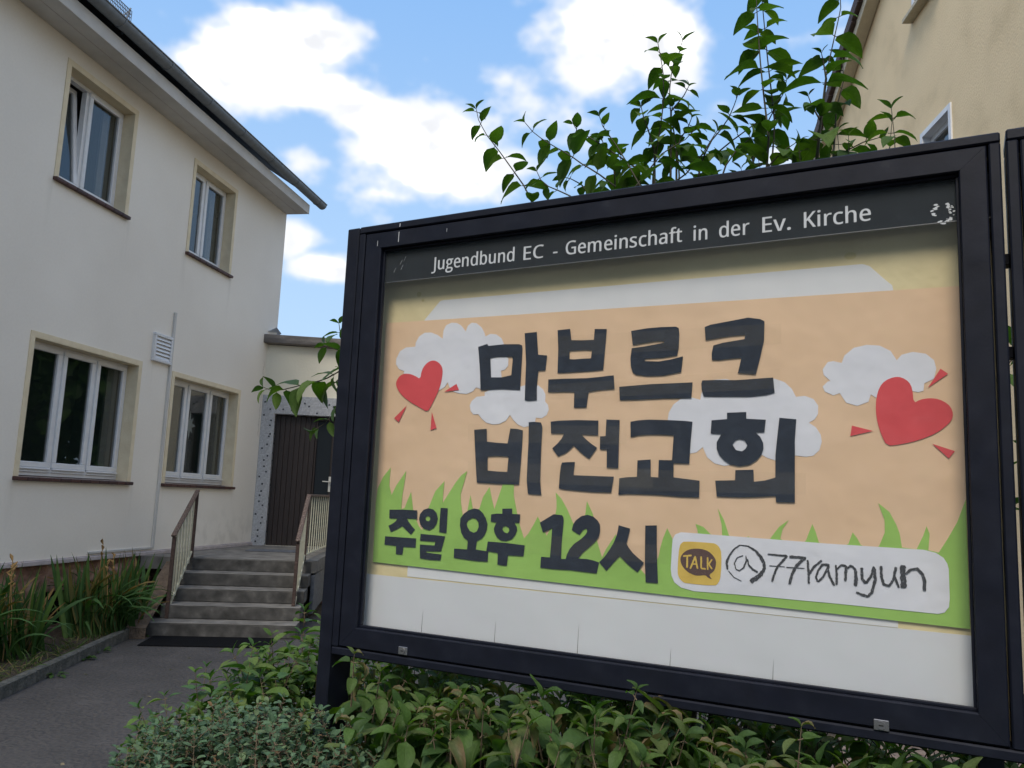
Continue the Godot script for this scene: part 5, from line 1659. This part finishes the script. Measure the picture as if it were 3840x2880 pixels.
# poster outlines in millimetres, measured from the lower left corner of the case opening
const LETTERS := [
	[[286.2,723.5,312.9,730,316.4,724.7,361.5,726.5,404.9,724.5,413.4,721,414.9,713.2,414,665.3,412.9,608.4,362.4,612.2,299.4,611.1,295.2,658.8,289.7,701.2], [323.8,692.6,342.6,695.1,386.7,693.6,388.6,685.5,386.4,646.6,359.4,642,328.2,643.1]],
	[[419.6,751.5,453.2,752.8,459.2,695.2,484,692.1,480.7,655.3,461.7,654.7,458.9,614.9,460.3,581.9,439.2,580.5,427.1,582.6,426.7,626.7,426.6,675.7], []],
	[[510.1,753.5,543.6,754.8,547.8,726.7,576,724.8,606.6,724.2,608.1,750.5,639,748.5,636.3,705.1,632.5,650.7,597.9,648.7,552.3,647.9,529.1,647.2,513.7,647.6,513.6,705.3], [545.5,700.3,563.7,700.5,584.9,700.5,602.5,699,600.5,679.6,580.7,679.8,556.2,679,544.6,680.3,544,697.6]],
	[[489.7,632.4,529.6,632.9,590.3,632.1,627.1,634.2,646,636,659.4,636.5,662.1,604.1,623.3,602.2,597,598.7,594.5,580.4,592.5,562.1,560.1,562,559.7,599.6,530.8,600.7,505.8,600.4,489.9,601.1], []],
	[[700,740,738.2,743.9,772.8,744.6,806.9,743.5,814,739.7,815.6,725.1,814.6,694.6,811.3,676.8,774,672.9,739.6,672.5,734.3,671.3,735,667.1,768.5,664.8,796.8,668.3,824.7,674.2,821,638.3,780.4,631.7,743.2,631.7,714.1,636.1,706.6,641.1,701.3,654.9,699.7,674.9,702.4,699,733.2,701.6,762,705.2,779.2,707.6,780.8,711.2,761.9,712,738.8,709.8,704.9,705.7], []],
	[[673.6,609.1,749.3,613,847.4,614.1,845.1,578.4,781.3,579.3,721.2,577.8,675.9,577.6], []],
	[[873.5,738.2,887,742.8,932.5,748.5,969.1,753.3,994.9,748.1,1004.1,742.7,1003,700.8,994.9,664.2,985.7,627.1,947.3,631.2,955,664.9,927.6,663.5,906.4,661.8,890.3,662.7,889.7,677.1,893.3,695.2,914.1,700.3,961.4,705.8,962.7,715.1,932.6,714.4,906.1,711.6,875.9,707.8], []],
	[[867.1,610.3,869.2,617.8,901.4,617.8,943.5,615.9,979.6,617.4,1022,619.1,1024.9,586.1,1007.4,581.8,974.5,578.7,922.7,580.1,872.7,581.6,868,596.8], []],
	[[286.3,510.3,322.7,512.5,324.9,480.5,353.6,477.6,384.1,476,390.2,513,409.1,511.9,425.2,508.3,424.9,474.1,423.4,428.8,420.4,375.9,368.3,376.1,301,377.9,296.4,416.3,290.5,469.3], [330,443.6,355.3,444.9,385.1,443.8,388.3,441.7,386.3,405.9,362,406.4,330.4,408.3,328.8,437.9]],
	[[440.6,528.3,454.9,529,473.8,527.4,478.4,516.3,477.3,476.4,477.3,429.6,477.8,385.1,482,353.2,462.3,353.4,445.8,354.5,441.2,386.2,441.2,429,442,480.4], []],
	[[500.1,529.1,522.9,531.3,571.4,532.3,623.9,530.6,624.2,495.7,598.6,497.1,581.3,498.1,594.6,485.8,607.8,475.9,622.5,466.7,603.1,440.7,591.5,448.1,578.2,457.9,562.6,471.7,554.1,462.7,541.3,453.5,522.7,445.7,506.8,464.7,520.5,476.6,531.1,488.7,536.7,500,502.3,500.1], []],
	[[643.9,532.8,676.8,531.3,676.2,481,676.3,449.9,676.2,419.8,647.6,420.8,646.9,462.5,629.8,463.2,629,493.3,642.9,494.1], []],
	[[533.7,431,546.4,432.2,567.1,432.9,564.5,401.9,614.3,401.2,666,400.8,660.1,364.1,611.2,364.1,568.3,366.1,542.1,367.7,527.5,370,528.8,400.3,530.9,422.4], []],
	[[703.3,527.1,722.2,530.2,748,531.6,798.9,529.8,832,527.8,848.2,525.8,844.8,487,841.9,433,806.4,433.8,806.8,402.4,836.4,399.3,865.4,396.4,864.7,360.1,823.3,360,773.7,362.3,725.7,362.6,694,362.1,677.8,359.7,679.2,397.2,696,400.1,721.4,401.5,722.1,438.8,753.2,441.2,754.2,402.2,771.6,401.3,772.3,440.3,802.7,440.2,805.8,495.6,771.4,497.3,743,497.3,720,495.1,704.4,491.5], []],
	[[924.2,544.9,965.6,545.9,965.7,531.3,1006.6,528.8,1003.6,502.1,985.2,501.9,994.8,492.4,1001.1,479.6,1001.8,466.8,997.3,454,987.3,442.4,972.2,432.7,951.9,429.1,931.3,433.1,918.3,441.5,907.8,453.1,902.4,466.1,902.3,480.5,912.2,498.4,889,499.5,890.6,528.6,907.3,529.8,924.3,531], [942.7,484.6,951.7,487.7,961.9,485.1,968.3,474.3,964,466.5,956.9,461.3,944,463.8,936.3,475.4]],
	[[1034.7,532.7,1068.8,529.2,1065.7,487.4,1065.3,424.7,1064.9,356.3,1027.5,355.9,1026.1,368.8,997.2,365.9,959.7,363.3,903.1,363.4,899.8,397.5,942.2,399.3,942.9,420.9,981,422.4,981.8,397.2,1004.7,400.3,1025.9,406.9,1026.3,454.3,1029.6,487.3], []],
	[[38,300,80.8,301.9,126.4,301.8,127,279.6,94.9,279.7,103,270,113.6,259.5,122.7,252.6,111.1,239,97.1,248.6,82.1,259.3,64.6,249.9,46.2,242.5,37.9,258.3,48.4,262.9,59.3,269.9,65.8,277.7,39.2,277.7], []],
	[[29.3,230.4,76,230.4,127.7,230.3,127.8,207.1,89.7,206.7,87.7,186.5,67,186.5,66.5,207.3,47.5,208.6,28.7,208.5], []],
	[[160.3,308.6,176.1,306.2,186.2,297.7,191.2,284.1,188,270.1,180.3,259.9,166.4,252.9,150.5,256.4,138.9,265.7,133.6,279.5,135.8,292.6,146,304], [160.9,289.1,167.3,286,168.9,281.1,164.2,275.7,157.6,276.2,153.1,281.4,154.5,286.4]],
	[[198.2,311.1,219.3,310.9,219.4,279.5,219.2,248.8,197.6,250,197,278.5], []],
	[[141.2,242.6,177.9,242,215.9,240.6,211.2,222.4,206.1,202.2,182.9,201.1,163.9,200.5,158.7,198,164.1,196.6,185.7,195.8,208.2,195,205.6,179.8,172.4,179.3,143.4,181.5,141.6,198.5,141.1,215.8,165.2,215.7,185.5,216,187.3,225.3,164.6,225.5,140.2,225.5], []],
	[[297.6,313.7,310.9,311.7,322.6,303.6,332.2,290.6,337.4,277.5,335.9,262.1,331,250.5,323.6,241.5,309.5,234,307.2,213.8,337.5,211.4,343.1,210.4,342.6,186.3,313.2,185.8,279.3,187.2,244.9,189.1,244.7,212,282.4,212.3,283.4,233.4,271.6,240.4,262.9,252.5,258.2,269.7,258.5,287.2,268.2,299.3,281.5,308.6], [293.9,290,304.2,288.3,311.5,280,312.8,268.6,308.2,257.8,299.3,253.9,287.8,257.7,280.4,266.9,277.7,274.5,280.6,283.4]],
	[[377.4,316.2,404.6,317.8,405.2,304.8,427.3,304.7,426.1,284.4,412.6,283.9,419.5,274,420.5,266.6,416.1,255.1,407.9,245.3,392.1,239,376.8,239.8,365.5,246.7,358.3,257.6,356.1,267,359.6,276.6,363.1,281.9,346.4,283.6,346.8,301.2,362.6,303.8,378,304], [389.2,275.3,398.1,271,399.5,263.6,394.4,257.7,386.7,259.2,379.4,266.3,381.7,272.5]],
	[[340.7,235.1,392.3,234.7,442.9,232,440.7,206.2,398.4,205.6,396.4,180.6,381.9,180.7,370.3,181.7,370,209,354.1,210.6,337.5,211.4], []],
	[[481.3,287.7,500.3,299,516.8,308.9,538.3,307.7,542.1,302.5,543.3,294.5,541.5,270,539.8,242.5,539.6,206.8,551.3,207.2,554.1,217.7,560.8,230.9,571.1,242.8,588.4,255,598.6,264.3,603.3,271.7,603.4,278.1,599,279.8,593,276,584.5,264.6,564.7,274.5,567.8,287.5,574.6,297.5,588.4,307.8,603.3,311.4,618.3,307.6,628.9,299.3,634.7,290.8,635.6,276.6,633.4,265.4,626.8,254,613.3,240.5,596.3,226.8,582.8,210.3,603.8,211.1,621.2,208.7,635.1,205.3,629.8,180.3,597.7,181.4,564.2,182.8,523,181.8,486.5,182.7,487.3,208.1,510.9,208.2,512.6,240.9,514,276.1,503.2,271.3,490.2,264.7], []],
	[[680.4,291.4,708.2,285.1,704.4,269.4,700.3,251.3,706.7,241.6,715.2,232.1,728.6,221.5,742.2,212.2,727.8,190.2,716,197.6,702.5,207.4,684.7,222.8,674,211.6,664.2,200,653.3,188.2,635.4,205.8,648.4,219.2,659.9,235.6,669.6,251.8,676,267.8,679,280.5], []],
	[[743.7,293.7,770.3,295.5,771,256.3,772.4,218.4,775.2,170.3,746.9,170,744.4,208.8,743.8,254.7], []],
]
const CLOUDS := [
	[54.6,664.8,57.8,669.1,39.5,675.8,28.4,689.6,28.3,704.5,39.4,724.9,58.5,734.4,88.6,734.9,89.6,746.1,99,761.9,115.9,771.2,136.8,770.9,158,762.8,174.8,751.6,176.1,773.4,183.7,787.6,200.3,793.2,217.2,791.2,231,783.1,245.2,766.9,251,781.8,262.1,789.1,276.9,786.7,292.2,774.8,301,761.5,305.4,749.9,318.9,756.2,336.5,753.7,352.8,742.9,360.8,726.6,364.3,700.5,375.1,688.9,375.1,670.9,366.2,661.6,355.4,659.3,357.8,642.6,349.1,629.1,309,610.9,284.5,619.1,275.4,609,257.9,603,234.9,604.9,214.7,610.5,204,622.2,197.9,634.7,188.9,622.6,171,613.7,136.6,618.4,93.7,637],
	[310.9,605.3,340.3,616.9,393.3,610,412.8,617.6,426.3,620.7,462.3,618.9,474.6,609.1,482.5,595.6,482.3,578.3,490.2,570.1,492.7,558.2,487.4,545,474.5,537.8,458.2,539.5,457.2,529.4,442.7,518.9,426.4,516.3,409.5,523.1,396.9,534,386.5,547.1,375.5,532.8,357.4,524.9,338.8,523.6,319.7,528.4,306.5,537.6,294.7,550.2,280.3,549.5,271.8,558.8,268.4,572.8,273.6,583.9,287.5,594.7,311.3,596.4],
	[791,531.8,793,546.7,803.9,565.7,820.4,577.6,842.4,581.2,864.7,574.5,866.7,588.7,877.3,610,896,618.8,922.5,619.3,959.1,607.5,1005,616.5,1025,616.6,1044.8,608.7,1059.5,594.2,1067.9,576.8,1086,578.2,1102.7,571.5,1112.1,557.4,1111.5,539.8,1104.7,528.6,1093.3,522,1107,512.4,1116.2,497.4,1118.4,482.5,1113.6,465.1,1101.7,453.8,1087.5,451.2,1066.4,453.5,1046.6,444.5,1025.8,442.9,1009.7,447.8,998.5,454,972.2,438.4,935.9,432.1,918.3,429.8,897.4,434.7,881.4,447.5,871.1,469.9,857.3,458.4,842.5,455.6,824.5,473.6,804.8,503.2],
	[1158.8,644.9,1164.3,660.1,1182.3,675.4,1206.9,680.3,1231,677.5,1251.2,665.5,1262,646.1,1271.3,657,1291.4,661.6,1314.3,656.8,1328.6,643.2,1332,626.5,1327.6,606.5,1310.2,597.9,1308.5,583.3,1299.3,580.6,1286.3,583.9,1266.2,577,1222.9,571.3,1213.1,578.3,1208.3,563.4,1187.4,555.5,1166.5,562.3,1154.4,582.4,1141.9,578.1,1125.8,586.2,1121.2,596.8,1131.4,607.3,1136.9,607.9,1123.6,621.1,1121.6,632.9,1131.9,648,1142.7,649.5],
]
const HEARTS := [
	[111.6,645.8,114.2,668.5,125.2,685.5,141.8,694.5,157.3,693.8,173.3,683.5,180.9,670.2,180.6,648.7,175.4,623,165,600.4,152.9,577.7,140.7,557,115.7,569.8,83.3,584.8,55.5,603,40,619.5,32.9,633,34.6,644.8,44.4,657.8,60.1,662.6,77.9,661,96,654.5],
	[1221.7,544.4,1222.9,570.6,1229.4,592.9,1239.9,605.7,1256.9,612.6,1270.3,611.4,1283.4,601.7,1289,587.5,1290.6,558.8,1302.2,565.9,1318.5,568.5,1334.6,566.3,1350.2,556.9,1357.8,544.2,1358.3,529.9,1350.7,517.4,1329.6,499.6,1297,485.2,1264,477.1,1240.7,474.4,1231,496.1,1224,522.1],
]
const RAYS := [
	[189.1,609.8,225.8,629.5,234.4,613.4],
	[72.4,575.7,34,542.4,50.1,531.5],
	[154.3,557.1,171.6,514.9,153,509.9],
	[1316.5,589,1339.4,625.9,1352.2,615.2],
	[1216.2,504.3,1176.7,515.3,1173.3,493.9],
	[1321,479.1,1359.6,465.1,1348.8,450.9],
]
const GRASS := [-7,161.6,-8.5,251.3,-9.8,315.9,-6.2,354.4,9.6,385.5,32.4,410.9,31,386,31.3,363.1,40.8,338.3,53.9,363.7,68.8,383.1,82.8,402.3,80.1,375.8,75.4,337.9,74.3,302.2,85.1,306.4,91.7,323.5,102.3,348.2,107.7,324.1,111.3,304.8,122.2,280.1,132.5,262.1,144.5,251,147.4,273.9,159.8,309.4,177.9,352.4,204,378.9,202.3,349.5,201.8,323.1,217.8,346.3,237.8,376.1,253.9,394.7,270.4,406,261.6,373.1,254.5,347.5,256.7,325.9,262.5,299.1,272.9,272.7,277.9,312.3,283.6,345.9,291.8,312.9,301.4,306.1,312.2,315.5,320.3,342.5,337.6,368,345.3,339.8,354,313.6,365.3,347.6,376,379,405.4,379.7,406.5,348.9,417.5,307.5,426.9,276.9,439.2,247.6,451.1,261,463.8,282.1,473.8,301.4,487,279.9,499.4,257.5,506.5,270.7,517,291.5,522.7,322.2,521.9,342.5,519,360.2,533.9,346.4,549.7,323.3,565.6,292.2,577.3,274.4,596.9,312.2,599.9,342.7,616.1,312.7,628.7,250.9,641.1,216.6,650.4,236,673.4,270.7,681.8,241.2,703.1,216.9,734.2,196.9,746.2,184.6,774.7,226.1,778.4,246.1,784.4,267.7,793.6,290.3,805,269.6,811.5,255.7,828.8,255.5,864.2,262.6,861.5,289.4,856.8,302.9,874,297.4,889.1,283.5,901.6,269.6,915.4,275.3,913.7,304.3,905.1,338,918.6,314.2,929.5,281.9,955.2,268,970.5,283.2,974.3,269.1,1011.9,266.7,1015.2,281,1032.9,305.4,1052.2,320.5,1039.8,301.1,1035.1,281.2,1066.9,265.4,1085.9,280.4,1091.8,296.9,1098.7,314.3,1105.2,297.6,1110.7,278.2,1142.1,265.5,1166.8,278.8,1174.8,301.8,1183.1,290.5,1189.3,278.3,1214.2,265.6,1223.5,279.5,1233.5,304.5,1233.6,328.9,1223,361.2,1242.5,344.9,1254.3,321.1,1260.1,303.7,1263.5,277.6,1288.8,275.6,1300.9,301.6,1307.3,320.6,1312.1,306.5,1309.3,275.2,1326.8,272,1343.1,299.6,1359.4,330.5,1375.2,374.2,1375,136]
const LABEL := [825.3,283.4,1129.3,276.9,1301.7,275.6,1322,271.2,1334.6,262.9,1340.7,252.3,1342.8,242.4,1342.9,188.5,1341.2,172.4,1333.6,161.8,1322.7,158.3,1148.3,160.5,948.8,161.3,855.6,160,826.9,165.2,812.2,174.8,805.5,188.1,803.4,203.4,805.4,250.2,806.8,267.5,812.4,278]
const ICON := [825.6,259.3,833.6,264.7,895.4,264.5,903.2,262.1,909.5,256.7,914.5,244.8,913.3,196.5,908.4,181.1,900,174.7,839.5,175,829.9,177.7,821.8,186.3,818.4,196.8,820.3,235.6,822.5,252.8]
const BUBBLE := [824.4,226.6,828.3,236.2,837.1,244.5,849.8,249.6,868.9,251.1,886.2,246.8,897.2,237.6,903.2,227.4,902,213.7,897.5,204.3,888.2,197.5,891.3,191.7,894.8,187.8,885.1,191.3,880.4,196.2,866.3,193.6,856.8,193.6,842.4,198.6,831.1,208.6,826.2,217.5]
const TALK := [
	[[831.1,232.5,850,235.3], [3.8,3.7]],
	[[840.4,233.1,839.9,208.4], [3.8,3.8]],
	[[858,234.3,847.1,206.7], [3.7,3.7]],
	[[857.2,234.2,863.3,207.8], [3.7,3.8]],
	[[851.8,217,862.1,217.7], [2.8,2.8]],
	[[870.9,234.4,870.9,209.2], [3.7,3.7]],
	[[870.9,209.2,881.1,208.8], [3.4,3.4]],
	[[884.8,233.8,885.3,207.2], [3.4,3.4]],
	[[894.5,229.9,886.5,217.9], [3.1,3.1]],
	[[887.2,219.5,894.6,209.4], [3.3,3.4]],
]
const HAND := [
	[[[953,263.5,970,262.2,985.6,253.8,995.6,242.2,1002.2,230.5,1003.8,219.6,1001.1,212.7], [1.8,2.3,3.6,4.8,5.8,5.7,5.3]], [[1002.2,215,994.5,204.5,985.6,197.2,975.2,189.3], [5.7,7.0,7.5,8.0]], [[953,263.5,940.5,254.3,930.3,239,925.1,225.1,927.5,210.6], [2.3,2.7,3.2,4.6,3.2]], [[929.3,208.5,940.8,195.9,956.6,189.3], [1.6,1.8,1.3]], [[959.9,242.5,947.4,236.8,941.8,225.1,944.8,213,952,210.2,961,217.5,966.6,232.5,965.5,242.5], [1.8,2.1,2.0,2.0,2.1,2.7,2.7,1.8]], [[968.9,236,971.1,223.9,979,215.5,990.1,209.7], [1.8,3.1,3.6,3.5]]],
	[[[1010,248.3,1049.1,247.3], [3.1,3.5]], [[1049.5,247.8,1029.5,223.6,1023,207.8,1018.6,192.8], [3.9,3.9,4.0,3.5]], [[1013.2,225.1,1044.7,225.2], [1.8,1.3]]],
	[[[1053.4,246.1,1086.3,245.9], [4.8,4.3]], [[1085.2,246.7,1066.1,227.4,1058.5,210.5,1053.1,190.6], [5.5,4.8,4.8,4.3]], [[1047.2,224.5,1083,224.9], [1.7,1.7]]],
	[[[1089,242,1090.9,217.3,1091.1,194.8], [3.4,3.8,3.8]], [[1091.7,214.2,1101.9,230,1116.5,242.8], [3.8,3.8,3.8]]],
	[[[1130.9,234.2,1118.5,235.5,1109.1,223,1104.8,208.7,1108.9,200.1,1118.2,209.8,1129.8,233.1], [4.6,3.8,3.3,3.4,3.3,3.7,4.2]], [[1126.7,229.6,1130.6,213.9,1139.6,195.1], [3.8,4.2,3.7]]],
	[[[1142.7,236.1,1144.5,217.1,1143.7,197], [3.0,3.8,3.8]], [[1144.7,227.7,1153.3,236.9,1162.4,235.4,1161.2,222.6,1160.6,205.7], [2.9,3.7,4.1,4.6,4.1]], [[1162.3,229,1171.4,237.1,1179.3,229.3,1180.1,211.5,1178.8,197.8], [3.3,3.7,4.9,5.7,5.3]]],
	[[[1190.9,234.3,1191,212.3,1197.8,204.5,1206.8,217.7,1213.1,238], [4.4,4.5,4.1,3.6,3.7]], [[1213.8,234.9,1214.9,212.2,1208.7,188.8,1201.3,179.9,1190.5,182.1,1179.7,186.3], [4.5,4.8,4.8,4.5,4.1,3.3]]],
	[[[1225.8,240,1226.3,219.3,1229.9,205.1,1239.5,202.8,1247.5,215.8,1252.2,239.8], [4.5,4.0,4.1,3.6,4.3,4.4]], [[1249.5,221.1,1256.7,201.2], [3.6,3.6]]],
	[[[1264.3,244.2,1264.7,201.2], [8.3,9.1]], [[1269,227.7,1278.3,237.2,1289.6,239.5,1298.7,229,1301.5,215,1300.7,198.8], [4.0,3.9,4.3,4.7,5.4,5.1]]],
]
const TAPES := [
	[491,738.4,1039.1,735.6,1039,690.4,493,687.2],
	[485.8,618.9,1036.3,637.5,1036.1,594.8,487.3,581.9],
	[267.5,525,694.7,517.1,695.6,474.3,270,481],
	[272.8,430.8,759.5,420.5,760.3,377.2,275.5,384.2],
	[669.2,417.4,1087.2,417.7,1086.9,373.3,670.4,370.7],
	[449.7,260.2,795.8,251.7,796.4,212.5,451.7,214.2],
]
const BRANCHES := [
	[6.2, [-1.075,2.505,-0.34,-1.101,2.583,-0.34,-1.124,2.63,-0.34,-1.162,2.682,-0.34,-1.21,2.749,-0.34,-1.266,2.821,-0.34,-1.301,2.879,-0.34,-1.309,2.913,-0.34]],
	[5, [-0.892,2.52,-0.3,-0.947,2.558,-0.3,-0.991,2.583,-0.3,-1.037,2.608,-0.3,-1.058,2.637,-0.3,-1.068,2.658,-0.3]],
	[5.5, [-0.812,2.57,-0.36,-0.85,2.604,-0.36,-0.899,2.646,-0.36,-0.956,2.687,-0.36,-0.99,2.717,-0.36,-1.037,2.749,-0.36,-1.085,2.785,-0.36,-1.121,2.817,-0.36,-1.137,2.84,-0.36]],
	[6, [-0.719,2.511,-0.3,-0.749,2.565,-0.3,-0.781,2.625,-0.3,-0.824,2.698,-0.3,-0.851,2.739,-0.3,-0.87,2.769,-0.3,-0.875,2.79,-0.3]],
	[5, [-0.805,2.67,-0.42,-0.877,2.73,-0.42,-0.939,2.779,-0.42,-0.998,2.82,-0.42,-1.013,2.848,-0.42]],
	[6.4, [-0.742,2.583,-0.38,-0.738,2.633,-0.38,-0.725,2.745,-0.38,-0.713,2.826,-0.38,-0.71,2.904,-0.38,-0.723,2.971,-0.38,-0.734,3.022,-0.38]],
	[6.2, [-0.684,2.61,-0.45,-0.688,2.652,-0.45,-0.698,2.738,-0.45,-0.71,2.831,-0.45,-0.721,2.882,-0.45,-0.72,2.936,-0.45,-0.707,2.982,-0.45,-0.687,3.024,-0.45,-0.68,3.049,-0.45]],
	[5, [-0.695,2.711,-0.45,-0.678,2.75,-0.45,-0.655,2.794,-0.45,-0.649,2.803,-0.45]],
	[5.5, [-0.734,2.695,-0.38,-0.756,2.766,-0.38,-0.77,2.806,-0.38,-0.781,2.84,-0.38]],
	[3.6, [-0.708,2.833,-0.45,-0.677,2.873,-0.45,-0.659,2.901,-0.45]],
	[7, [-0.418,2.581,-0.4,-0.412,2.726,-0.4,-0.419,2.801,-0.4,-0.426,2.888,-0.4,-0.435,2.991,-0.4,-0.442,3.086,-0.4,-0.447,3.134,-0.4]],
	[6.6, [-0.41,2.647,-0.33,-0.426,2.784,-0.33,-0.435,2.879,-0.33,-0.441,2.994,-0.33,-0.445,3.081,-0.33]],
	[6.2, [-0.621,2.643,-0.46,-0.602,2.668,-0.46,-0.548,2.711,-0.46,-0.495,2.747,-0.46,-0.438,2.783,-0.46,-0.401,2.801,-0.46]],
	[6, [-0.603,2.589,-0.36,-0.594,2.643,-0.36,-0.566,2.687,-0.36,-0.528,2.73,-0.36,-0.505,2.775,-0.36,-0.5,2.804,-0.36]],
	[7.6, [-0.303,2.561,-0.36,-0.3,2.584,-0.36,-0.292,2.682,-0.36,-0.275,2.803,-0.36,-0.253,2.914,-0.36,-0.238,2.983,-0.36,-0.239,3.022,-0.36]],
	[7, [-0.274,2.609,-0.46,-0.271,2.667,-0.46,-0.263,2.76,-0.46,-0.244,2.835,-0.46,-0.248,2.906,-0.46]],
	[4.5, [-0.275,2.798,-0.36,-0.28,2.838,-0.36,-0.285,2.868,-0.36]],
	[4.6, [-0.29,2.691,-0.36,-0.302,2.717,-0.36,-0.312,2.738,-0.36,-0.319,2.761,-0.36]],
	[5.6, [-0.303,2.598,-0.42,-0.26,2.615,-0.42,-0.213,2.631,-0.42,-0.18,2.642,-0.42,-0.159,2.641,-0.42]],
	[6.8, [-0.483,2.608,-0.46,-0.474,2.678,-0.46,-0.445,2.754,-0.46,-0.417,2.8,-0.46,-0.398,2.838,-0.46,-0.392,2.877,-0.46]],
	[6.4, [-0.421,2.572,-0.34,-0.39,2.615,-0.34,-0.351,2.636,-0.34]],
	[6.2, [-0.713,2.581,-0.4,-0.654,2.617,-0.4,-0.605,2.66,-0.4,-0.576,2.716,-0.4,-0.567,2.735,-0.4]],
	[6.2, [-0.794,2.55,-0.34,-0.744,2.609,-0.34,-0.695,2.662,-0.34,-0.637,2.692,-0.34,-0.608,2.714,-0.34]],
	[6, [-0.876,2.603,-0.44,-0.872,2.667,-0.44,-0.901,2.726,-0.44,-0.919,2.784,-0.44]],
	[6.8, [-0.53,2.541,-0.3,-0.513,2.586,-0.3,-0.486,2.62,-0.3,-0.45,2.646,-0.3]],
	[5.2, [-0.949,2.565,-0.38,-0.934,2.611,-0.38,-0.985,2.645,-0.38,-1.02,2.662,-0.38]],
	[7.2, [-1.752,2.126,-0.36,-1.795,2.11,-0.36,-1.827,2.088,-0.36,-1.875,2.075,-0.36,-1.921,2.067,-0.36,-1.974,2.055,-0.36,-2.013,2.049,-0.36,-2.057,2.044,-0.36,-2.107,2.047,-0.36,-2.146,2.06,-0.36]],
	[6.2, [-1.736,2.169,-0.34,-1.768,2.2,-0.34,-1.794,2.24,-0.34,-1.807,2.262,-0.34]],
	[6, [-1.775,2.146,-0.4,-1.819,2.172,-0.4,-1.87,2.19,-0.4,-1.911,2.207,-0.4]],
	[6.2, [-1.733,2.047,-0.34,-1.756,2.019,-0.34,-1.79,1.985,-0.34,-1.815,1.942,-0.34,-1.85,1.919,-0.34,-1.868,1.904,-0.34]],
	[6.6, [-1.808,2.106,-0.44,-1.846,2.101,-0.44,-1.883,2.081,-0.44,-1.912,2.066,-0.44,-1.931,2.058,-0.44]],
]
const CUMULUS := [
	[-0.8182, 0.4774, 0.0948, 0.0501, 1.05],
	[-0.8624, 0.4585, 0.0700, 0.0370, 0.95],
	[-0.8215, 0.5093, 0.0629, 0.0311, 1],
	[-0.7788, 0.4617, 0.0834, 0.0327, 0.9],
	[-0.6317, 0.4188, 0.0768, 0.0347, 0.95],
	[-0.7703, 0.5070, 0.0613, 0.0394, 0.9],
	[-0.8792, 0.4742, 0.0479, 0.0312, 0.5],
	[-0.7979, 0.5267, 0.0445, 0.0232, 0.6],
	[-0.7203, 0.4557, 0.0621, 0.0251, 0.75],
	[-0.6793, 0.4346, 0.0661, 0.0313, 0.8],
	[-0.6103, 0.3968, 0.1003, 0.0584, 1.05],
	[-0.6547, 0.3691, 0.0658, 0.0327, 0.8],
	[-0.5819, 0.3688, 0.0533, 0.0360, 0.75],
	[-0.7522, 0.3763, 0.0444, 0.0203, 0.45],
	[-0.7640, 0.2909, 0.0342, 0.0359, 0.6],
	[-0.7337, 0.2636, 0.0408, 0.0198, 0.85],
	[-0.6848, 0.3329, 0.0486, 0.0181, 0.5],
	[-0.3871, 0.5496, 0.0875, 0.0422, 1],
	[-0.3258, 0.5289, 0.0659, 0.0426, 0.9],
	[-0.4025, 0.5033, 0.0673, 0.0303, 0.75],
	[-0.2986, 0.4893, 0.0423, 0.0248, 0.5],
	[-0.5033, 0.4734, 0.0646, 0.0283, 0.5],
	[-0.4678, 0.4397, 0.0741, 0.0261, 0.42],
	[-0.9354, 0.5015, 0.0343, 0.0100, 0.35],
	[-0.1587, 0.5210, 0.0600, 0.0130, 0.5],
	[-0.1778, 0.4051, 0.0331, 0.0198, 0.7],
	[-0.1131, 0.5359, 0.0352, 0.0152, 0.4],
	[-0.5536, 0.3399, 0.0466, 0.0214, 0.5],
	[-0.9018, 0.4095, 0.0465, 0.0162, 0.25],
	[-0.2369, 0.4521, 0.0501, 0.0168, 0.3],
	[-0.5422, 0.5550, 0.0207, 0.0238, 0.2],
]
